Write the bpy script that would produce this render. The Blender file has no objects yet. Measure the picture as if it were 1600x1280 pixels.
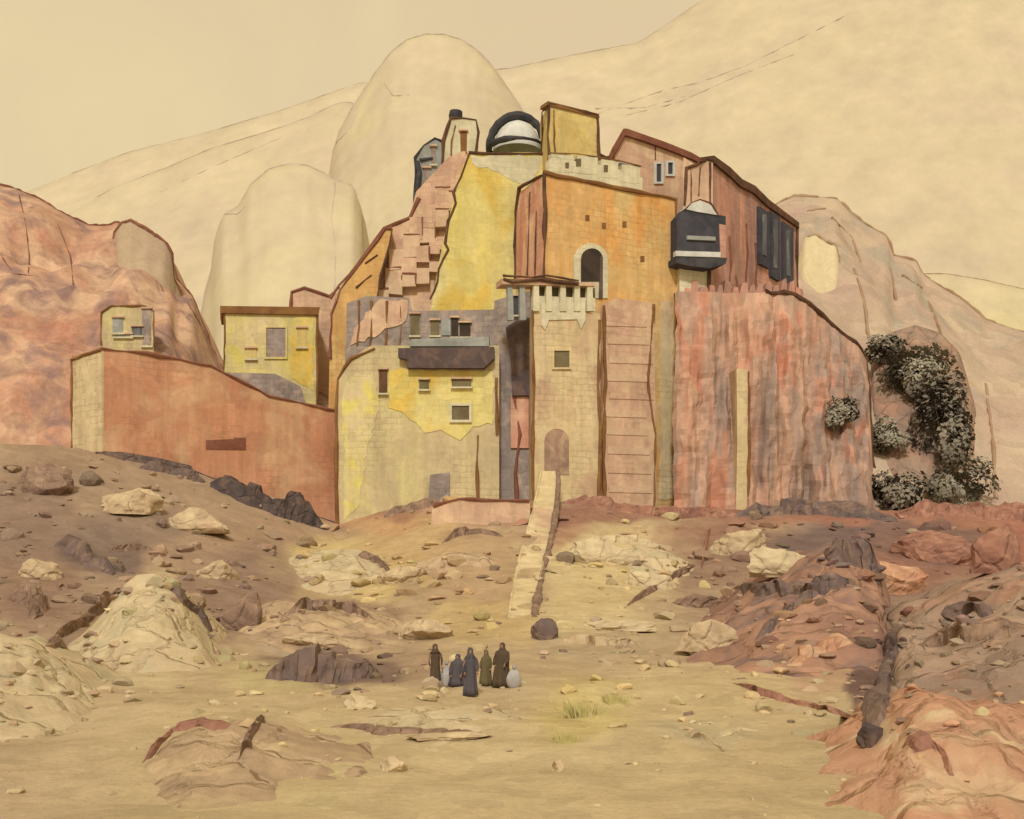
import bpy, math, random
from mathutils import Vector, noise
from mathutils.bvhtree import BVHTree

random.seed(7)
S = bpy.context.scene
COL = S.collection
F = 1778.0            # focal length in photo pixels (1600 wide)
HZ = 900.0            # photo row of the eye-level horizon
R = random.Random(11)

# ------------------------------------------------------------------ helpers
def P(px, py, d):
    return Vector(((px - 800) * d / F, d, (HZ - py) * d / F))

def G(px, d):
    return ((px - 800) * d / F, d)

def Z(py, d):
    return (HZ - py) * d / F

def lin(c):
    c /= 255.0
    return c / 12.92 if c <= 0.04045 else ((c + 0.055) / 1.055) ** 2.4

KR, KG, KB = 0.97, 1.11, 1.45
def A(rgb, k=1.0):
    k3 = k if isinstance(k, tuple) else (k, k, k)
    return tuple(min(0.9, max(0.004, v)) for v in
                 (lin(rgb[0]) * KR * k3[0], lin(rgb[1]) * KG * k3[1], lin(rgb[2]) * KB * k3[2])) + (1.0,)

def tag(o, label=None, cat=None, group=None, kind=None):
    if label: o['label'] = label
    if cat: o['category'] = cat
    if group: o['group'] = group
    if kind: o['kind'] = kind
    return o

def thing(name, loc, label, cat, group=None):
    o = bpy.data.objects.new(name, None)
    o.empty_display_size = 0.5
    COL.objects.link(o)
    o.location = loc
    return tag(o, label, cat, group)

class MB:
    def __init__(self):
        self.v = []; self.f = []; self.m = []; self.c = None
    def face(self, pts, mi=0):
        n = len(self.v)
        self.v += [Vector(p) for p in pts]
        self.f.append(tuple(range(n, n + len(pts)))); self.m.append(mi)
    def poly_prism(self, front, back, mi=0, mside=None):
        n = len(self.v); k = len(front)
        self.v += [Vector(p) for p in front] + [Vector(p) for p in back]
        self.f.append(tuple(range(n, n + k))); self.m.append(mi)
        self.f.append(tuple(range(n + 2 * k - 1, n + k - 1, -1))); self.m.append(mi)
        for i in range(k):
            j = (i + 1) % k
            self.f.append((n + i, n + k + i, n + k + j, n + j)); self.m.append(mi if mside is None else mside)
    def foot_prism(self, foot, z0, z1, mi=0):
        self.poly_prism([(x, y, z1) for x, y in foot], [(x, y, z0) for x, y in foot], mi)
    def tube(self, pts, r, mi=1, sides=6, wob=0.25, step=None):
        pts = [Vector(p) for p in pts]
        out = []
        for a, b in zip(pts, pts[1:]):
            L = (b - a).length
            n = max(1, int(L / (step or max(r * 5, 0.4))))
            for i in range(n):
                out.append(a + (b - a) * (i / n))
        out.append(pts[-1])
        n0 = len(self.v)
        for i, p in enumerate(out):
            t = (out[min(i + 1, len(out) - 1)] - out[max(i - 1, 0)])
            if t.length < 1e-6: t = Vector((1, 0, 0))
            t.normalize()
            u = t.cross(Vector((0.13, 0.9, 0.21)));
            if u.length < 1e-3: u = t.cross(Vector((1, 0, 0)))
            u.normalize(); w = t.cross(u)
            k = 0.78 + 0.75 * noise.noise(p * (0.09 / max(r, .05)) + Vector((3.1, 7.7, 1.3))) + R.uniform(-.12, .12)
            rr = r * .86 * max(0.28, k)
            c = p + Vector((R.uniform(-1, 1), R.uniform(-1, 1), R.uniform(-1, 1))) * r * wob
            for s in range(sides):
                a = 2 * math.pi * s / sides
                self.v.append(c + u * rr * math.cos(a) + w * rr * math.sin(a))
        for i in range(len(out) - 1):
            for s in range(sides):
                a = n0 + i * sides + s; b = n0 + i * sides + (s + 1) % sides
                self.f.append((a, b, b + sides, a + sides)); self.m.append(mi)
        self.f.append(tuple(n0 + s for s in range(sides))); self.m.append(mi)
        e = n0 + (len(out) - 1) * sides
        self.f.append(tuple(e + s for s in reversed(range(sides)))); self.m.append(mi)
    def build(self, name, mats, parent=None, smooth=False, origin=None, label=None, puff=None):
        if not isinstance(mats, (list, tuple)): mats = [mats]
        if parent is not None:
            org = Vector(parent.location)
            q = parent.parent
            while q is not None:
                org += Vector(q.location); q = q.parent
        elif origin is not None:
            org = Vector(origin)
        else:
            n = len(self.v)
            org = Vector((sum(v.x for v in self.v) / n, sum(v.y for v in self.v) / n, min(v.z for v in self.v)))
        me = bpy.data.meshes.new(name)
        me.from_pydata([v - org for v in self.v], [], self.f)
        for m in mats: me.materials.append(m)
        me.polygons.foreach_set('material_index', [min(i, len(mats) - 1) for i in self.m])
        me.polygons.foreach_set('use_smooth', [smooth] * len(self.f))
        if self.c is not None:
            at = me.color_attributes.new('Tint', 'FLOAT_COLOR', 'POINT')
            flat = []
            for c in self.c: flat += list(c)
            at.data.foreach_set('color', flat)
        me.update()
        import bmesh
        bm = bmesh.new(); bm.from_mesh(me)
        if puff is None: bmesh.ops.recalc_face_normals(bm, faces=bm.faces)
        bm.to_mesh(me); bm.free()
        if puff is not None:    # foliage: shade each leaf with its place in the crown
            c0 = Vector(puff) - org; ln = []
            for lp in me.loops:
                ln.append((me.vertices[lp.vertex_index].co - c0).normalized())
            me.polygons.foreach_set('use_smooth', [True] * len(me.polygons))
            me.normals_split_custom_set(ln)
        o = bpy.data.objects.new(name, me)
        COL.objects.link(o)
        if parent is not None: o.parent = parent
        else: o.location = org
        if label: o['label'] = label
        return o

# wall plane helpers: a wall stands on the plan line a-b; photo outline -> points on it
def wp(a, b, px, py, off=0.0):
    ax, ay = a; bx, by = b
    nx, ny = (by - ay), -(bx - ax)
    l = math.hypot(nx, ny); nx /= l; ny /= l
    if ny > 0: nx, ny = -nx, -ny
    ax += nx * off; ay += ny * off
    k = (px - 800) / F
    # point (k*d, d): (k*d-ax)*nx + (d-ay)*ny = 0
    d = (ax * nx + ay * ny) / (k * nx + ny)
    return Vector((k * d, d, (HZ - py) * d / F))

def wn(a, b):
    nx, ny = (b[1] - a[1]), -(b[0] - a[0])
    l = math.hypot(nx, ny); nx /= l; ny /= l
    if ny > 0: nx, ny = -nx, -ny
    return Vector((nx, ny, 0))

def panel(mb, a, b, pts, thick, off=0.0, mi=0):
    fr = [wp(a, b, x, y, off) for x, y in pts]
    n = wn(a, b)
    if thick > 2.5:    # buildings run straight back from their left end
        e = min((a, b), key=lambda q: q[0] / q[1])
        n = -Vector((e[0], e[1], 0)).normalized()
    mb.poly_prism(fr, [p - n * thick for p in fr], mi)

def line(mb, a, b, pts, r=0.16, off=0.05, mi=1, closed=False):
    q = [wp(a, b, x, y, off) for x, y in pts]
    if closed: q.append(q[0])
    mb.tube(q, r, mi)

# ------------------------------------------------------------------ materials
MATS = {}
def nd(nt, t, **kw):
    n = nt.nodes.new(t)
    for k, v in kw.items(): setattr(n, k, v)
    return n

def wash(name, base, alt, alt2=None, scale=0.12, blocks=0.8, amt=0.14, zs=1.0, bump=0.25, attr=False, fine=2.2, k=1.0, bdist=0.12, cracks=0, courses=0.0, streak=0.0):
    """plaster / stone with pigment blotches, stone to stone changes and grain"""
    m = bpy.data.materials.new(name); m.use_nodes = True
    nt = m.node_tree; L = nt.links.new
    b = nt.nodes['Principled BSDF']
    b.inputs['Roughness'].default_value = 0.95
    b.inputs['Specular IOR Level'].default_value = 0.12
    tc = nd(nt, 'ShaderNodeTexCoord')
    mp = nd(nt, 'ShaderNodeMapping'); mp.inputs['Scale'].default_value = (1, 1, zs)
    L(tc.outputs['Object'], mp.inputs['Vector'])
    n1 = nd(nt, 'ShaderNodeTexNoise'); n1.inputs['Scale'].default_value = scale
    n1.inputs['Detail'].default_value = 6; n1.inputs['Roughness'].default_value = 0.62
    n1.inputs['Distortion'].default_value = 0.6
    L(mp.outputs['Vector'], n1.inputs['Vector'])
    r1 = nd(nt, 'ShaderNodeMapRange'); r1.inputs[1].default_value = 0.40; r1.inputs[2].default_value = 0.62
    L(n1.outputs['Fac'], r1.inputs[0])
    mx = nd(nt, 'ShaderNodeMix', data_type='RGBA')
    if attr:
        at = nd(nt, 'ShaderNodeAttribute', attribute_name='Tint')
        L(at.outputs['Color'], mx.inputs[6])
        mul = nd(nt, 'ShaderNodeMix', data_type='RGBA', blend_type='MULTIPLY'); mul.inputs[0].default_value = 1
        L(at.outputs['Color'], mul.inputs[6]); mul.inputs[7].default_value = tuple(alt) + (1,)
        L(mul.outputs[2], mx.inputs[7])
    else:
        mx.inputs[6].default_value = A(base, k); mx.inputs[7].default_value = A(alt, k)
    L(r1.outputs[0], mx.inputs[0])
    cur = mx.outputs[2]
    if alt2 is not None:
        n2 = nd(nt, 'ShaderNodeTexNoise'); n2.inputs['Scale'].default_value = scale * 2.3
        n2.inputs['Detail'].default_value = 5; n2.inputs['Distortion'].default_value = 1.0
        mp2 = nd(nt, 'ShaderNodeMapping'); mp2.inputs['Location'].default_value = (13.1, 5.2, 8.4); mp2.inputs['Scale'].default_value = (1, 1, zs)
        L(tc.outputs['Object'], mp2.inputs['Vector']); L(mp2.outputs['Vector'], n2.inputs['Vector'])
        r2 = nd(nt, 'ShaderNodeMapRange'); r2.inputs[1].default_value = 0.50; r2.inputs[2].default_value = 0.66
        L(n2.outputs['Fac'], r2.inputs[0])
        m2 = nd(nt, 'ShaderNodeMix', data_type='RGBA')
        L(r2.outputs[0], m2.inputs[0]); L(cur, m2.inputs[6])
        m2.inputs[7].default_value = A(alt2, k)
        cur = m2.outputs[2]
    # stone to stone variation
    vo = nd(nt, 'ShaderNodeTexVoronoi', distance='CHEBYCHEV'); vo.inputs['Scale'].default_value = blocks
    vo.inputs['Randomness'].default_value = 0.75
    L(tc.outputs['Object'], vo.inputs['Vector'])
    sp = nd(nt, 'ShaderNodeSeparateColor'); L(vo.outputs['Color'], sp.inputs[0])
    rv = nd(nt, 'ShaderNodeMapRange'); rv.inputs[3].default_value = 1 - amt; rv.inputs[4].default_value = 1 + amt
    L(sp.outputs[0], rv.inputs[0])
    n3 = nd(nt, 'ShaderNodeTexNoise'); n3.inputs['Scale'].default_value = fine; n3.inputs['Detail'].default_value = 8
    n3.inputs['Roughness'].default_value = 0.7
    L(tc.outputs['Object'], n3.inputs['Vector'])
    rf = nd(nt, 'ShaderNodeMapRange'); rf.inputs[1].default_value = 0.25; rf.inputs[2].default_value = 0.75
    rf.inputs[3].default_value = 0.86; rf.inputs[4].default_value = 1.14
    L(n3.outputs['Fac'], rf.inputs[0])
    ml = nd(nt, 'ShaderNodeMath', operation='MULTIPLY'); L(rv.outputs[0], ml.inputs[0]); L(rf.outputs[0], ml.inputs[1])
    facv = ml.outputs[0]
    hextra = None
    if streak:     # rain streaks running down the face
        ms_ = nd(nt, 'ShaderNodeMapping'); ms_.inputs['Scale'].default_value = (1.1, 1.1, .09); L(tc.outputs['Object'], ms_.inputs['Vector'])
        ns_ = nd(nt, 'ShaderNodeTexNoise'); ns_.inputs['Scale'].default_value = .9; ns_.inputs['Detail'].default_value = 5; ns_.inputs['Roughness'].default_value = .65
        L(ms_.outputs[0], ns_.inputs['Vector'])
        rs_ = nd(nt, 'ShaderNodeMapRange'); rs_.inputs[1].default_value = .36; rs_.inputs[2].default_value = .58; rs_.inputs[3].default_value = 1 - streak; rs_.inputs[4].default_value = 1.03
        L(ns_.outputs['Fac'], rs_.inputs[0])
        mt_ = nd(nt, 'ShaderNodeMath', operation='MULTIPLY'); L(facv, mt_.inputs[0]); L(rs_.outputs[0], mt_.inputs[1]); facv = mt_.outputs[0]
    if courses:    # stone courses showing where the plaster is thin
        wn_ = nd(nt, 'ShaderNodeTexNoise'); wn_.inputs['Scale'].default_value = .9; wn_.inputs['Detail'].default_value = 3; L(tc.outputs['Object'], wn_.inputs['Vector'])
        wa_ = nd(nt, 'ShaderNodeVectorMath', operation='MULTIPLY_ADD'); L(wn_.outputs['Color'], wa_.inputs[0]); wa_.inputs[1].default_value = (.45, .45, .45); L(tc.outputs['Object'], wa_.inputs[2])
        sx_ = nd(nt, 'ShaderNodeSeparateXYZ'); L(wa_.outputs[0], sx_.inputs[0])
        ax_ = nd(nt, 'ShaderNodeMath', operation='MULTIPLY_ADD'); L(sx_.outputs['Y'], ax_.inputs[0]); ax_.inputs[1].default_value = .8; L(sx_.outputs['X'], ax_.inputs[2])
        cx_ = nd(nt, 'ShaderNodeCombineXYZ'); L(ax_.outputs[0], cx_.inputs[0]); L(sx_.outputs['Z'], cx_.inputs[1])
        bk_ = nd(nt, 'ShaderNodeTexBrick'); bk_.inputs['Scale'].default_value = 1.0; bk_.inputs['Brick Width'].default_value = .95; bk_.inputs['Row Height'].default_value = .5
        bk_.inputs['Mortar Size'].default_value = .05; bk_.inputs['Mortar Smooth'].default_value = .4
        bk_.inputs['Color1'].default_value = (.93, .93, .93, 1); bk_.inputs['Color2'].default_value = (1.06, 1.06, 1.06, 1); bk_.inputs['Mortar'].default_value = (.72, .72, .72, 1)
        L(cx_.outputs[0], bk_.inputs['Vector'])
        pm_ = nd(nt, 'ShaderNodeTexNoise'); pm_.inputs['Scale'].default_value = .22; pm_.inputs['Detail'].default_value = 7; pm_.inputs['Roughness'].default_value = .65; L(tc.outputs['Object'], pm_.inputs['Vector'])
        pr_ = nd(nt, 'ShaderNodeMapRange'); pr_.inputs[1].default_value = .47; pr_.inputs[2].default_value = .56; pr_.inputs[4].default_value = courses; L(pm_.outputs['Fac'], pr_.inputs[0])
        sb_ = nd(nt, 'ShaderNodeSeparateColor'); L(bk_.outputs['Color'], sb_.inputs[0])
        lx_ = nd(nt, 'ShaderNodeMix', data_type='FLOAT'); L(pr_.outputs[0], lx_.inputs[0]); lx_.inputs[2].default_value = 1.0; L(sb_.outputs[0], lx_.inputs[3])
        mc_ = nd(nt, 'ShaderNodeMath', operation='MULTIPLY'); L(facv, mc_.inputs[0]); L(lx_.outputs[0], mc_.inputs[1]); facv = mc_.outputs[0]
        hextra = lx_.outputs[0]
    mm = nd(nt, 'ShaderNodeVectorMath', operation='SCALE')
    L(cur, mm.inputs[0]); L(facv, mm.inputs['Scale'])
    hsrc = n3.outputs['Fac']
    if cracks:
        wv = nd(nt, 'ShaderNodeVectorMath', operation='MULTIPLY_ADD')
        nw = nd(nt, 'ShaderNodeTexNoise'); nw.inputs['Scale'].default_value = 1.1; nw.inputs['Detail'].default_value = 4
        L(tc.outputs['Object'], nw.inputs['Vector'])
        L(nw.outputs['Color'], wv.inputs[0]); wv.inputs[1].default_value = (.9, .9, .9); L(tc.outputs['Object'], wv.inputs[2])
        ve = nd(nt, 'ShaderNodeTexVoronoi', feature='DISTANCE_TO_EDGE'); ve.inputs['Scale'].default_value = cracks
        L(wv.outputs[0], ve.inputs['Vector'])
        rc_ = nd(nt, 'ShaderNodeMapRange'); rc_.inputs[1].default_value = 0.0; rc_.inputs[2].default_value = 0.07
        L(ve.outputs['Distance'], rc_.inputs[0])
        ad = nd(nt, 'ShaderNodeMath', operation='MULTIPLY_ADD'); L(rc_.outputs[0], ad.inputs[0]); ad.inputs[1].default_value = 1.2; L(n3.outputs['Fac'], ad.inputs[2])
        hsrc = ad.outputs[0]
    if hextra is not None:
        hx_ = nd(nt, 'ShaderNodeMath', operation='MULTIPLY_ADD'); L(hextra, hx_.inputs[0]); hx_.inputs[1].default_value = 2.2; L(hsrc, hx_.inputs[2]); hsrc = hx_.outputs[0]
    L(mm.outputs[0], b.inputs['Base Color'])
    bp = nd(nt, 'ShaderNodeBump'); bp.inputs['Strength'].default_value = bump; bp.inputs['Distance'].default_value = bdist
    L(hsrc, bp.inputs['Height']); L(bp.outputs[0], b.inputs['Normal'])
    MATS[name] = m
    return m

FK = (0.83, 0.80, 0.82)
INK = wash('dark_brown_edge', (84, 58, 42), (110, 76, 52), scale=0.5, amt=0.05)
INKR = wash('red_brown_edge', (120, 72, 52), (140, 92, 66), scale=0.4, amt=0.05)
INKO = wash('ochre_edge', (140, 98, 54), (118, 78, 46), scale=0.4, amt=0.05)
INKG = wash('charcoal_edge', (58, 54, 52), (80, 74, 68), scale=0.5, amt=0.05)
PENCIL = wash('pale_ridge_stone', (186, 164, 136), (200, 178, 144), scale=0.02, amt=0.03, fine=.05)
PENCIL2 = wash('tan_ridge_stone', (170, 138, 100), (156, 118, 84), scale=0.05, amt=0.03, fine=.1)
DARK = wash('dark_opening', (74, 60, 46), (60, 50, 40), scale=0.5, amt=0.05)
OLIVE = wash('olive_opening', (120, 104, 70), (104, 88, 58), scale=0.5, amt=0.05)
ORANGE = wash('orange_plaster', (210, 162, 98), (208, 178, 112), (212, 150, 80), scale=0.10, amt=0.085, blocks=.9, zs=.45, streak=.12, courses=.6)
YELLOW = wash('yellow_plaster', (216, 192, 106), (218, 196, 128), (216, 178, 82), scale=0.13, amt=0.085, zs=.6, k=.95, streak=.06, courses=.4)
PALEYEL = wash('pale_yellow_plaster', (206, 184, 116), (208, 182, 130), (212, 190, 98), scale=0.16, amt=0.085, streak=0.1, courses=0.5)
CREAM = wash('cream_plaster', (206, 178, 128), (198, 170, 116), (188, 152, 112), scale=0.15, amt=0.085, zs=.5, k=1.04, streak=0.12, courses=0.7)
GREYCREAM = wash('grey_cream_plaster', (206, 180, 126), (194, 168, 122), (210, 188, 124), scale=0.12, amt=0.07, zs=.6, k=.92, streak=.1, courses=.6)
PINK = wash('pink_plaster', (190, 138, 106), (178, 124, 94), (204, 160, 122), scale=0.16, amt=0.085, zs=.4, k=1.22, streak=0.14, courses=0.6)
PINKTAN = wash('pink_tan_plaster', (200, 160, 122), (190, 148, 114), (206, 170, 126), scale=0.2, amt=0.085, k=1.06, streak=0.12, courses=0.7)
TERRA = wash('terracotta_plaster', (188, 132, 94), (178, 120, 82), (192, 146, 104), scale=0.12, amt=0.085, blocks=.5, k=1.12, streak=0.12, courses=0.5)
PALEPINK = wash('pale_pink_stone', (206, 170, 128), (198, 160, 122), scale=.2, amt=.08)
OCHRE = wash('golden_ochre_plaster', (206, 158, 92), (196, 146, 84), (210, 172, 104), scale=0.2, amt=0.085, streak=0.14, courses=0.6)
OLIVEYEL = wash('olive_yellow_plaster', (200, 170, 100), (206, 178, 112), (192, 160, 88), scale=0.2, amt=0.085, k=1.05, streak=0.12, courses=0.6)
MAUVE = wash('mauve_grey_plaster', (156, 136, 118), (140, 122, 104), (172, 146, 120), scale=0.3, amt=0.14, blocks=1.0, streak=0.15, courses=0.8)
TIMBERSHADE = wash('dark_timber_and_shade', (96, 78, 68), (84, 68, 62), (112, 88, 72), scale=0.3, amt=0.1)  # eave and jamb timber; also paints the shade in the recess
REDBROWN = wash('red_brown_plaster', (168, 124, 98), (140, 104, 86), (184, 128, 98), scale=0.2, amt=0.1, zs=.2, blocks=1.0, k=1.22, streak=.2, courses=.5)
GREYSTONE = wash('grey_stone', (160, 154, 134), (142, 136, 118), scale=0.4, amt=0.1)
WHITE = wash('whitewash', (206, 196, 172), (192, 182, 158), scale=0.4, amt=0.05)
PALEWHITE = wash('pale_lime_wash', (212, 194, 150), (200, 184, 140), scale=0.4, amt=0.08, streak=0.1, courses=0.5)
SLATE = wash('grey_painted_wood', (104, 98, 92), (84, 80, 78), (124, 118, 106), scale=0.5, amt=0.1, zs=.3)
SLATED = wash('dark_grey_wood', (78, 72, 70), (64, 60, 60), scale=0.5, amt=0.08)
CLIFF = wash('red_cliff_rock', (186, 142, 108), (146, 122, 102), (182, 124, 92), scale=0.28, amt=0.11, zs=.09, blocks=.7, bump=.6, streak=.16, k=1.14)
HILLRED = wash('red_tan_hill', (202, 160, 120), (176, 120, 90), (150, 114, 96), scale=0.10, amt=0.12, blocks=.35, zs=.45, bump=.7, k=.97, streak=.14)
KNOB = wash('grey_tan_rock', (190, 158, 118), (176, 144, 110), scale=0.08, amt=0.05, blocks=.5, k=(.86, .88, .90))
HILLR = wash('pink_tan_hill', (202, 170, 130), (188, 152, 122), (180, 156, 124), scale=0.06, amt=0.09, blocks=.35, zs=.6, bump=.5, k=(.86, .88, .90))
HILLP = wash('pale_cream_hill', (206, 182, 132), (212, 186, 140), scale=0.05, amt=0.04, blocks=.5)
FARHILL = wash('parchment_hill', (214, 192, 146), (215, 194, 146), (210, 188, 146), scale=0.0035, amt=0.006, blocks=.006, fine=.02, bump=.0, k=FK)
FARDOME = wash('parchment_dome_rock', (214, 193, 146), (211, 189, 146), (216, 197, 142), scale=0.006, amt=0.006, blocks=.01, fine=.03, bump=.0, k=FK)
FAREAST = wash('straw_hill', (218, 198, 140), (214, 192, 146), scale=0.01, amt=0.02, blocks=.05, fine=.08, bump=.1, k=FK)
MOUND = wash('brown_earth', (160, 126, 98), (140, 108, 86), (178, 144, 108), scale=0.25, amt=0.16, blocks=.9)
EARTH = wash('ground_earth', None, (0.86, 0.84, 0.82), scale=0.35, amt=0.08, blocks=1.6, attr=True, fine=5.5, bump=.8, bdist=.1)
STONEC = wash('loose_stone', None, (0.9, 0.89, 0.88), scale=0.8, amt=0.05, blocks=2, attr=True, fine=4.0, bump=.4)
R_TAN = wash('tan_rock', (194, 164, 120), (180, 148, 108), (204, 174, 126), scale=0.5, amt=0.09, blocks=1.3, bump=.6, cracks=.55)
R_PALE = wash('pale_rock', (204, 178, 130), (194, 166, 124), scale=0.5, amt=0.07, blocks=1.2, bump=.6, cracks=.55)
R_BROWN = wash('brown_rock', (142, 112, 86), (124, 96, 76), (160, 126, 96), scale=0.5, amt=0.13, blocks=1.3, bump=.6, cracks=.55)
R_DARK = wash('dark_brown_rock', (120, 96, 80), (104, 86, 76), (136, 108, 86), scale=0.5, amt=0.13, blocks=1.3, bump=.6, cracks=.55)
R_RED = wash('red_brown_rock', (158, 110, 84), (140, 96, 76), (172, 124, 94), scale=0.5, amt=0.12, blocks=1.3, bump=.6, cracks=.55)
R_ORANGE = wash('orange_pink_rock', (196, 146, 106), (180, 124, 90), (204, 162, 118), scale=0.45, amt=0.085, blocks=1.2, bump=.6, cracks=.55)
LEAFD = wash('dusty_dark_leaf', (140, 124, 98), (126, 112, 90), scale=.5, amt=0.1, blocks=1, k=1.1)
LEAFM = wash('grey_green_leaf', (158, 144, 112), (144, 130, 104), scale=.5, amt=0.1, blocks=1, k=1.1)
R_SHADE = wash('shade_dark_rock', (92, 76, 66), (78, 66, 60), (108, 86, 70), scale=0.5, amt=0.13, blocks=1.3, bump=.6, cracks=.55)  # near black, for shadow painted at the terracotta foot and the cleft
BANKR = wash('red_brown_bank', (176, 130, 98), (150, 110, 86), (132, 104, 88), scale=0.14, amt=0.16, blocks=.7, bump=.9, cracks=.35)
BANKG = wash('grey_brown_bank', (166, 134, 104), (148, 120, 96), (172, 128, 98), scale=0.16, amt=0.16, blocks=.8, bump=.9, cracks=.4)
BANKO = wash('orange_tan_bank', (198, 150, 110), (184, 130, 96), (206, 172, 126), scale=0.22, amt=0.10, blocks=.9, bump=.9, cracks=.45)
BANKP = wash('pale_sand_bank', (204, 178, 130), (194, 164, 120), (190, 168, 124), scale=0.2, amt=0.08, blocks=.9, bump=.9, cracks=.5)
BANKT = wash('tan_bank', (190, 156, 114), (166, 134, 100), (198, 166, 118), scale=0.2, amt=0.12, blocks=.9, bump=.9, cracks=.45)
ROBE = wash('dark_brown_cloth', (92, 74, 52), (80, 64, 50), scale=2, amt=.04)
ROBE2 = wash('dark_grey_cloth', (90, 80, 76), (80, 72, 70), scale=2, amt=.04)
ROBE3 = wash('olive_brown_cloth', (112, 96, 62), (98, 84, 56), scale=2, amt=.04)
SKIN = wash('brown_skin', (150, 110, 82), (142, 102, 76), scale=4, amt=.02)
SACK = wash('pale_grey_sacking', (172, 160, 142), (160, 148, 132), scale=3, amt=.05)
BARK = wash('dark_bark', (90, 72, 58), (78, 62, 50), scale=1, amt=.1)
GRASS = wash('dry_yellow_grass', (186, 166, 98), (170, 152, 96), scale=1, amt=.15)
RUIN = wash('blackened_stone', (112, 94, 68), (94, 80, 64), (126, 112, 90), scale=0.9, amt=0.16, blocks=2.2, bump=.6)
RUINP = wash('pale_grey_stone', (164, 152, 134), (150, 138, 120), scale=0.9, amt=0.1, blocks=2.2)

# ------------------------------------------------------------------ ground
def lerp_tab(tab, x):
    if x <= tab[0][0]: return tab[0][1]
    for (x0, y0), (x1, y1) in zip(tab, tab[1:]):
        if x <= x1:
            return y0 + (y1 - y0) * (x - x0) / (x1 - x0)
    return tab[-1][1]
YB = [(-1500, 700), (0, 690), (160, 708), (330, 745), (500, 806), (530, 818), (600, 800), (700, 778), (830, 782), (880, 784), (1000, 797), (1360, 797), (1600, 806), (3100, 810)]
DB = [(-1500, 80), (0, 84), (160, 87), (500, 96), (560, 94), (830, 91.5), (960, 92), (1060, 95.5), (1360, 98), (1600, 102), (3100, 108)]
DK = 42.0
def gy(px, d):
    yb = lerp_tab(YB, px); db = lerp_tab(DB, px)
    if d <= DK:
        z0 = -3.5 + 0.2 * max(0, (d - 16)) / 26
        return HZ - z0 * F / d
    t = (d - DK) / (db - DK)
    y0 = HZ + 3.3 * F / DK
    return y0 + (yb - y0) * t ** 1.12

def mixc(a, b, t):
    return tuple(x + (y - x) * t for x, y in zip(a, b))
BLOBS = [  # earth tints; lit cream patches and the cleft's shadow are painted in
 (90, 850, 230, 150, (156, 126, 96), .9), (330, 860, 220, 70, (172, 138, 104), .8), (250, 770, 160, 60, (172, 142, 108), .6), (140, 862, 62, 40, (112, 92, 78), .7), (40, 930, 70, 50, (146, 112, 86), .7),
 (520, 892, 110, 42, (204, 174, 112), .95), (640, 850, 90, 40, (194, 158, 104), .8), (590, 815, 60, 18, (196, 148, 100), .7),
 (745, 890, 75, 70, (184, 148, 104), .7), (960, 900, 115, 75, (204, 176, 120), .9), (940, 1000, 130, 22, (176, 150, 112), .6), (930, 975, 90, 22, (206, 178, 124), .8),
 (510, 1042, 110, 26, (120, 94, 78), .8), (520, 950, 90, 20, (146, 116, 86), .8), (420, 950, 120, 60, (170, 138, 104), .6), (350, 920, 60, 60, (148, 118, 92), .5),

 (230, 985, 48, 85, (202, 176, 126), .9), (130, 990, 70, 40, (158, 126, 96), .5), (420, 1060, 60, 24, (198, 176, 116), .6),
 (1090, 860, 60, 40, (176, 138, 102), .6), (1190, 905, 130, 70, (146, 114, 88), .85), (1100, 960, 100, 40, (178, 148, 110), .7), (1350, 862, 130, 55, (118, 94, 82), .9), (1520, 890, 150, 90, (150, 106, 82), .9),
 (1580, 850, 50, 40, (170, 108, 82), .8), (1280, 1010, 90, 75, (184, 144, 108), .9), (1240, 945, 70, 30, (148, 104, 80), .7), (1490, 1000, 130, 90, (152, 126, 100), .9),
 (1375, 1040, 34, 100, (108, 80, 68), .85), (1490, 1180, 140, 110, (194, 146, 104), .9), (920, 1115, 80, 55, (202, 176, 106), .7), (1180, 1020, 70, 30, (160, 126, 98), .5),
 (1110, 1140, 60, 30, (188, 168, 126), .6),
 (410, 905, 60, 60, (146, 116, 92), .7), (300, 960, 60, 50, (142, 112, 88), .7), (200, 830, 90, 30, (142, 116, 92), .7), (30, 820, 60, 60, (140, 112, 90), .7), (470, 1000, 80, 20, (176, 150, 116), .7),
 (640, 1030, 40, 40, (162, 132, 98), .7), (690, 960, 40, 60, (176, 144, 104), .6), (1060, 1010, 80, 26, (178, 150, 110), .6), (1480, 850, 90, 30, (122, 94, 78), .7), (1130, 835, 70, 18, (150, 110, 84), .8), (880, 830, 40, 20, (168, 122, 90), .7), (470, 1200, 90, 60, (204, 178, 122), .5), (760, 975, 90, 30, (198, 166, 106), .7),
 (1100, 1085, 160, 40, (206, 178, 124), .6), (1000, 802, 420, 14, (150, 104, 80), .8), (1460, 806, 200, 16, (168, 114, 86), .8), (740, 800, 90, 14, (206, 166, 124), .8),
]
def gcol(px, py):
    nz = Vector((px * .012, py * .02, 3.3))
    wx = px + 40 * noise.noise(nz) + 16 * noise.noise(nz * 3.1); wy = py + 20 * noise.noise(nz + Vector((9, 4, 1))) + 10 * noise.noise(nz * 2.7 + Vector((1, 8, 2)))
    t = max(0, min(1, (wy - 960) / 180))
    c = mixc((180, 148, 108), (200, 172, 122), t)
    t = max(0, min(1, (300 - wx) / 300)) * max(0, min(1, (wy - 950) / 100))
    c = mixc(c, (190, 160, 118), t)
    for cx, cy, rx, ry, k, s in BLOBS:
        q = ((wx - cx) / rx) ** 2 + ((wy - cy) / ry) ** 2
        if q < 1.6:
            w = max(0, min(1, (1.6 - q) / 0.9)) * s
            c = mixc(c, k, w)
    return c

def bump_h(x, y):
    v = Vector((x, y, 0))
    return 0.26 * noise.noise(v * .22) + 0.16 * noise.noise(v * .6) + 0.07 * noise.noise(v * 1.6)

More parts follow.
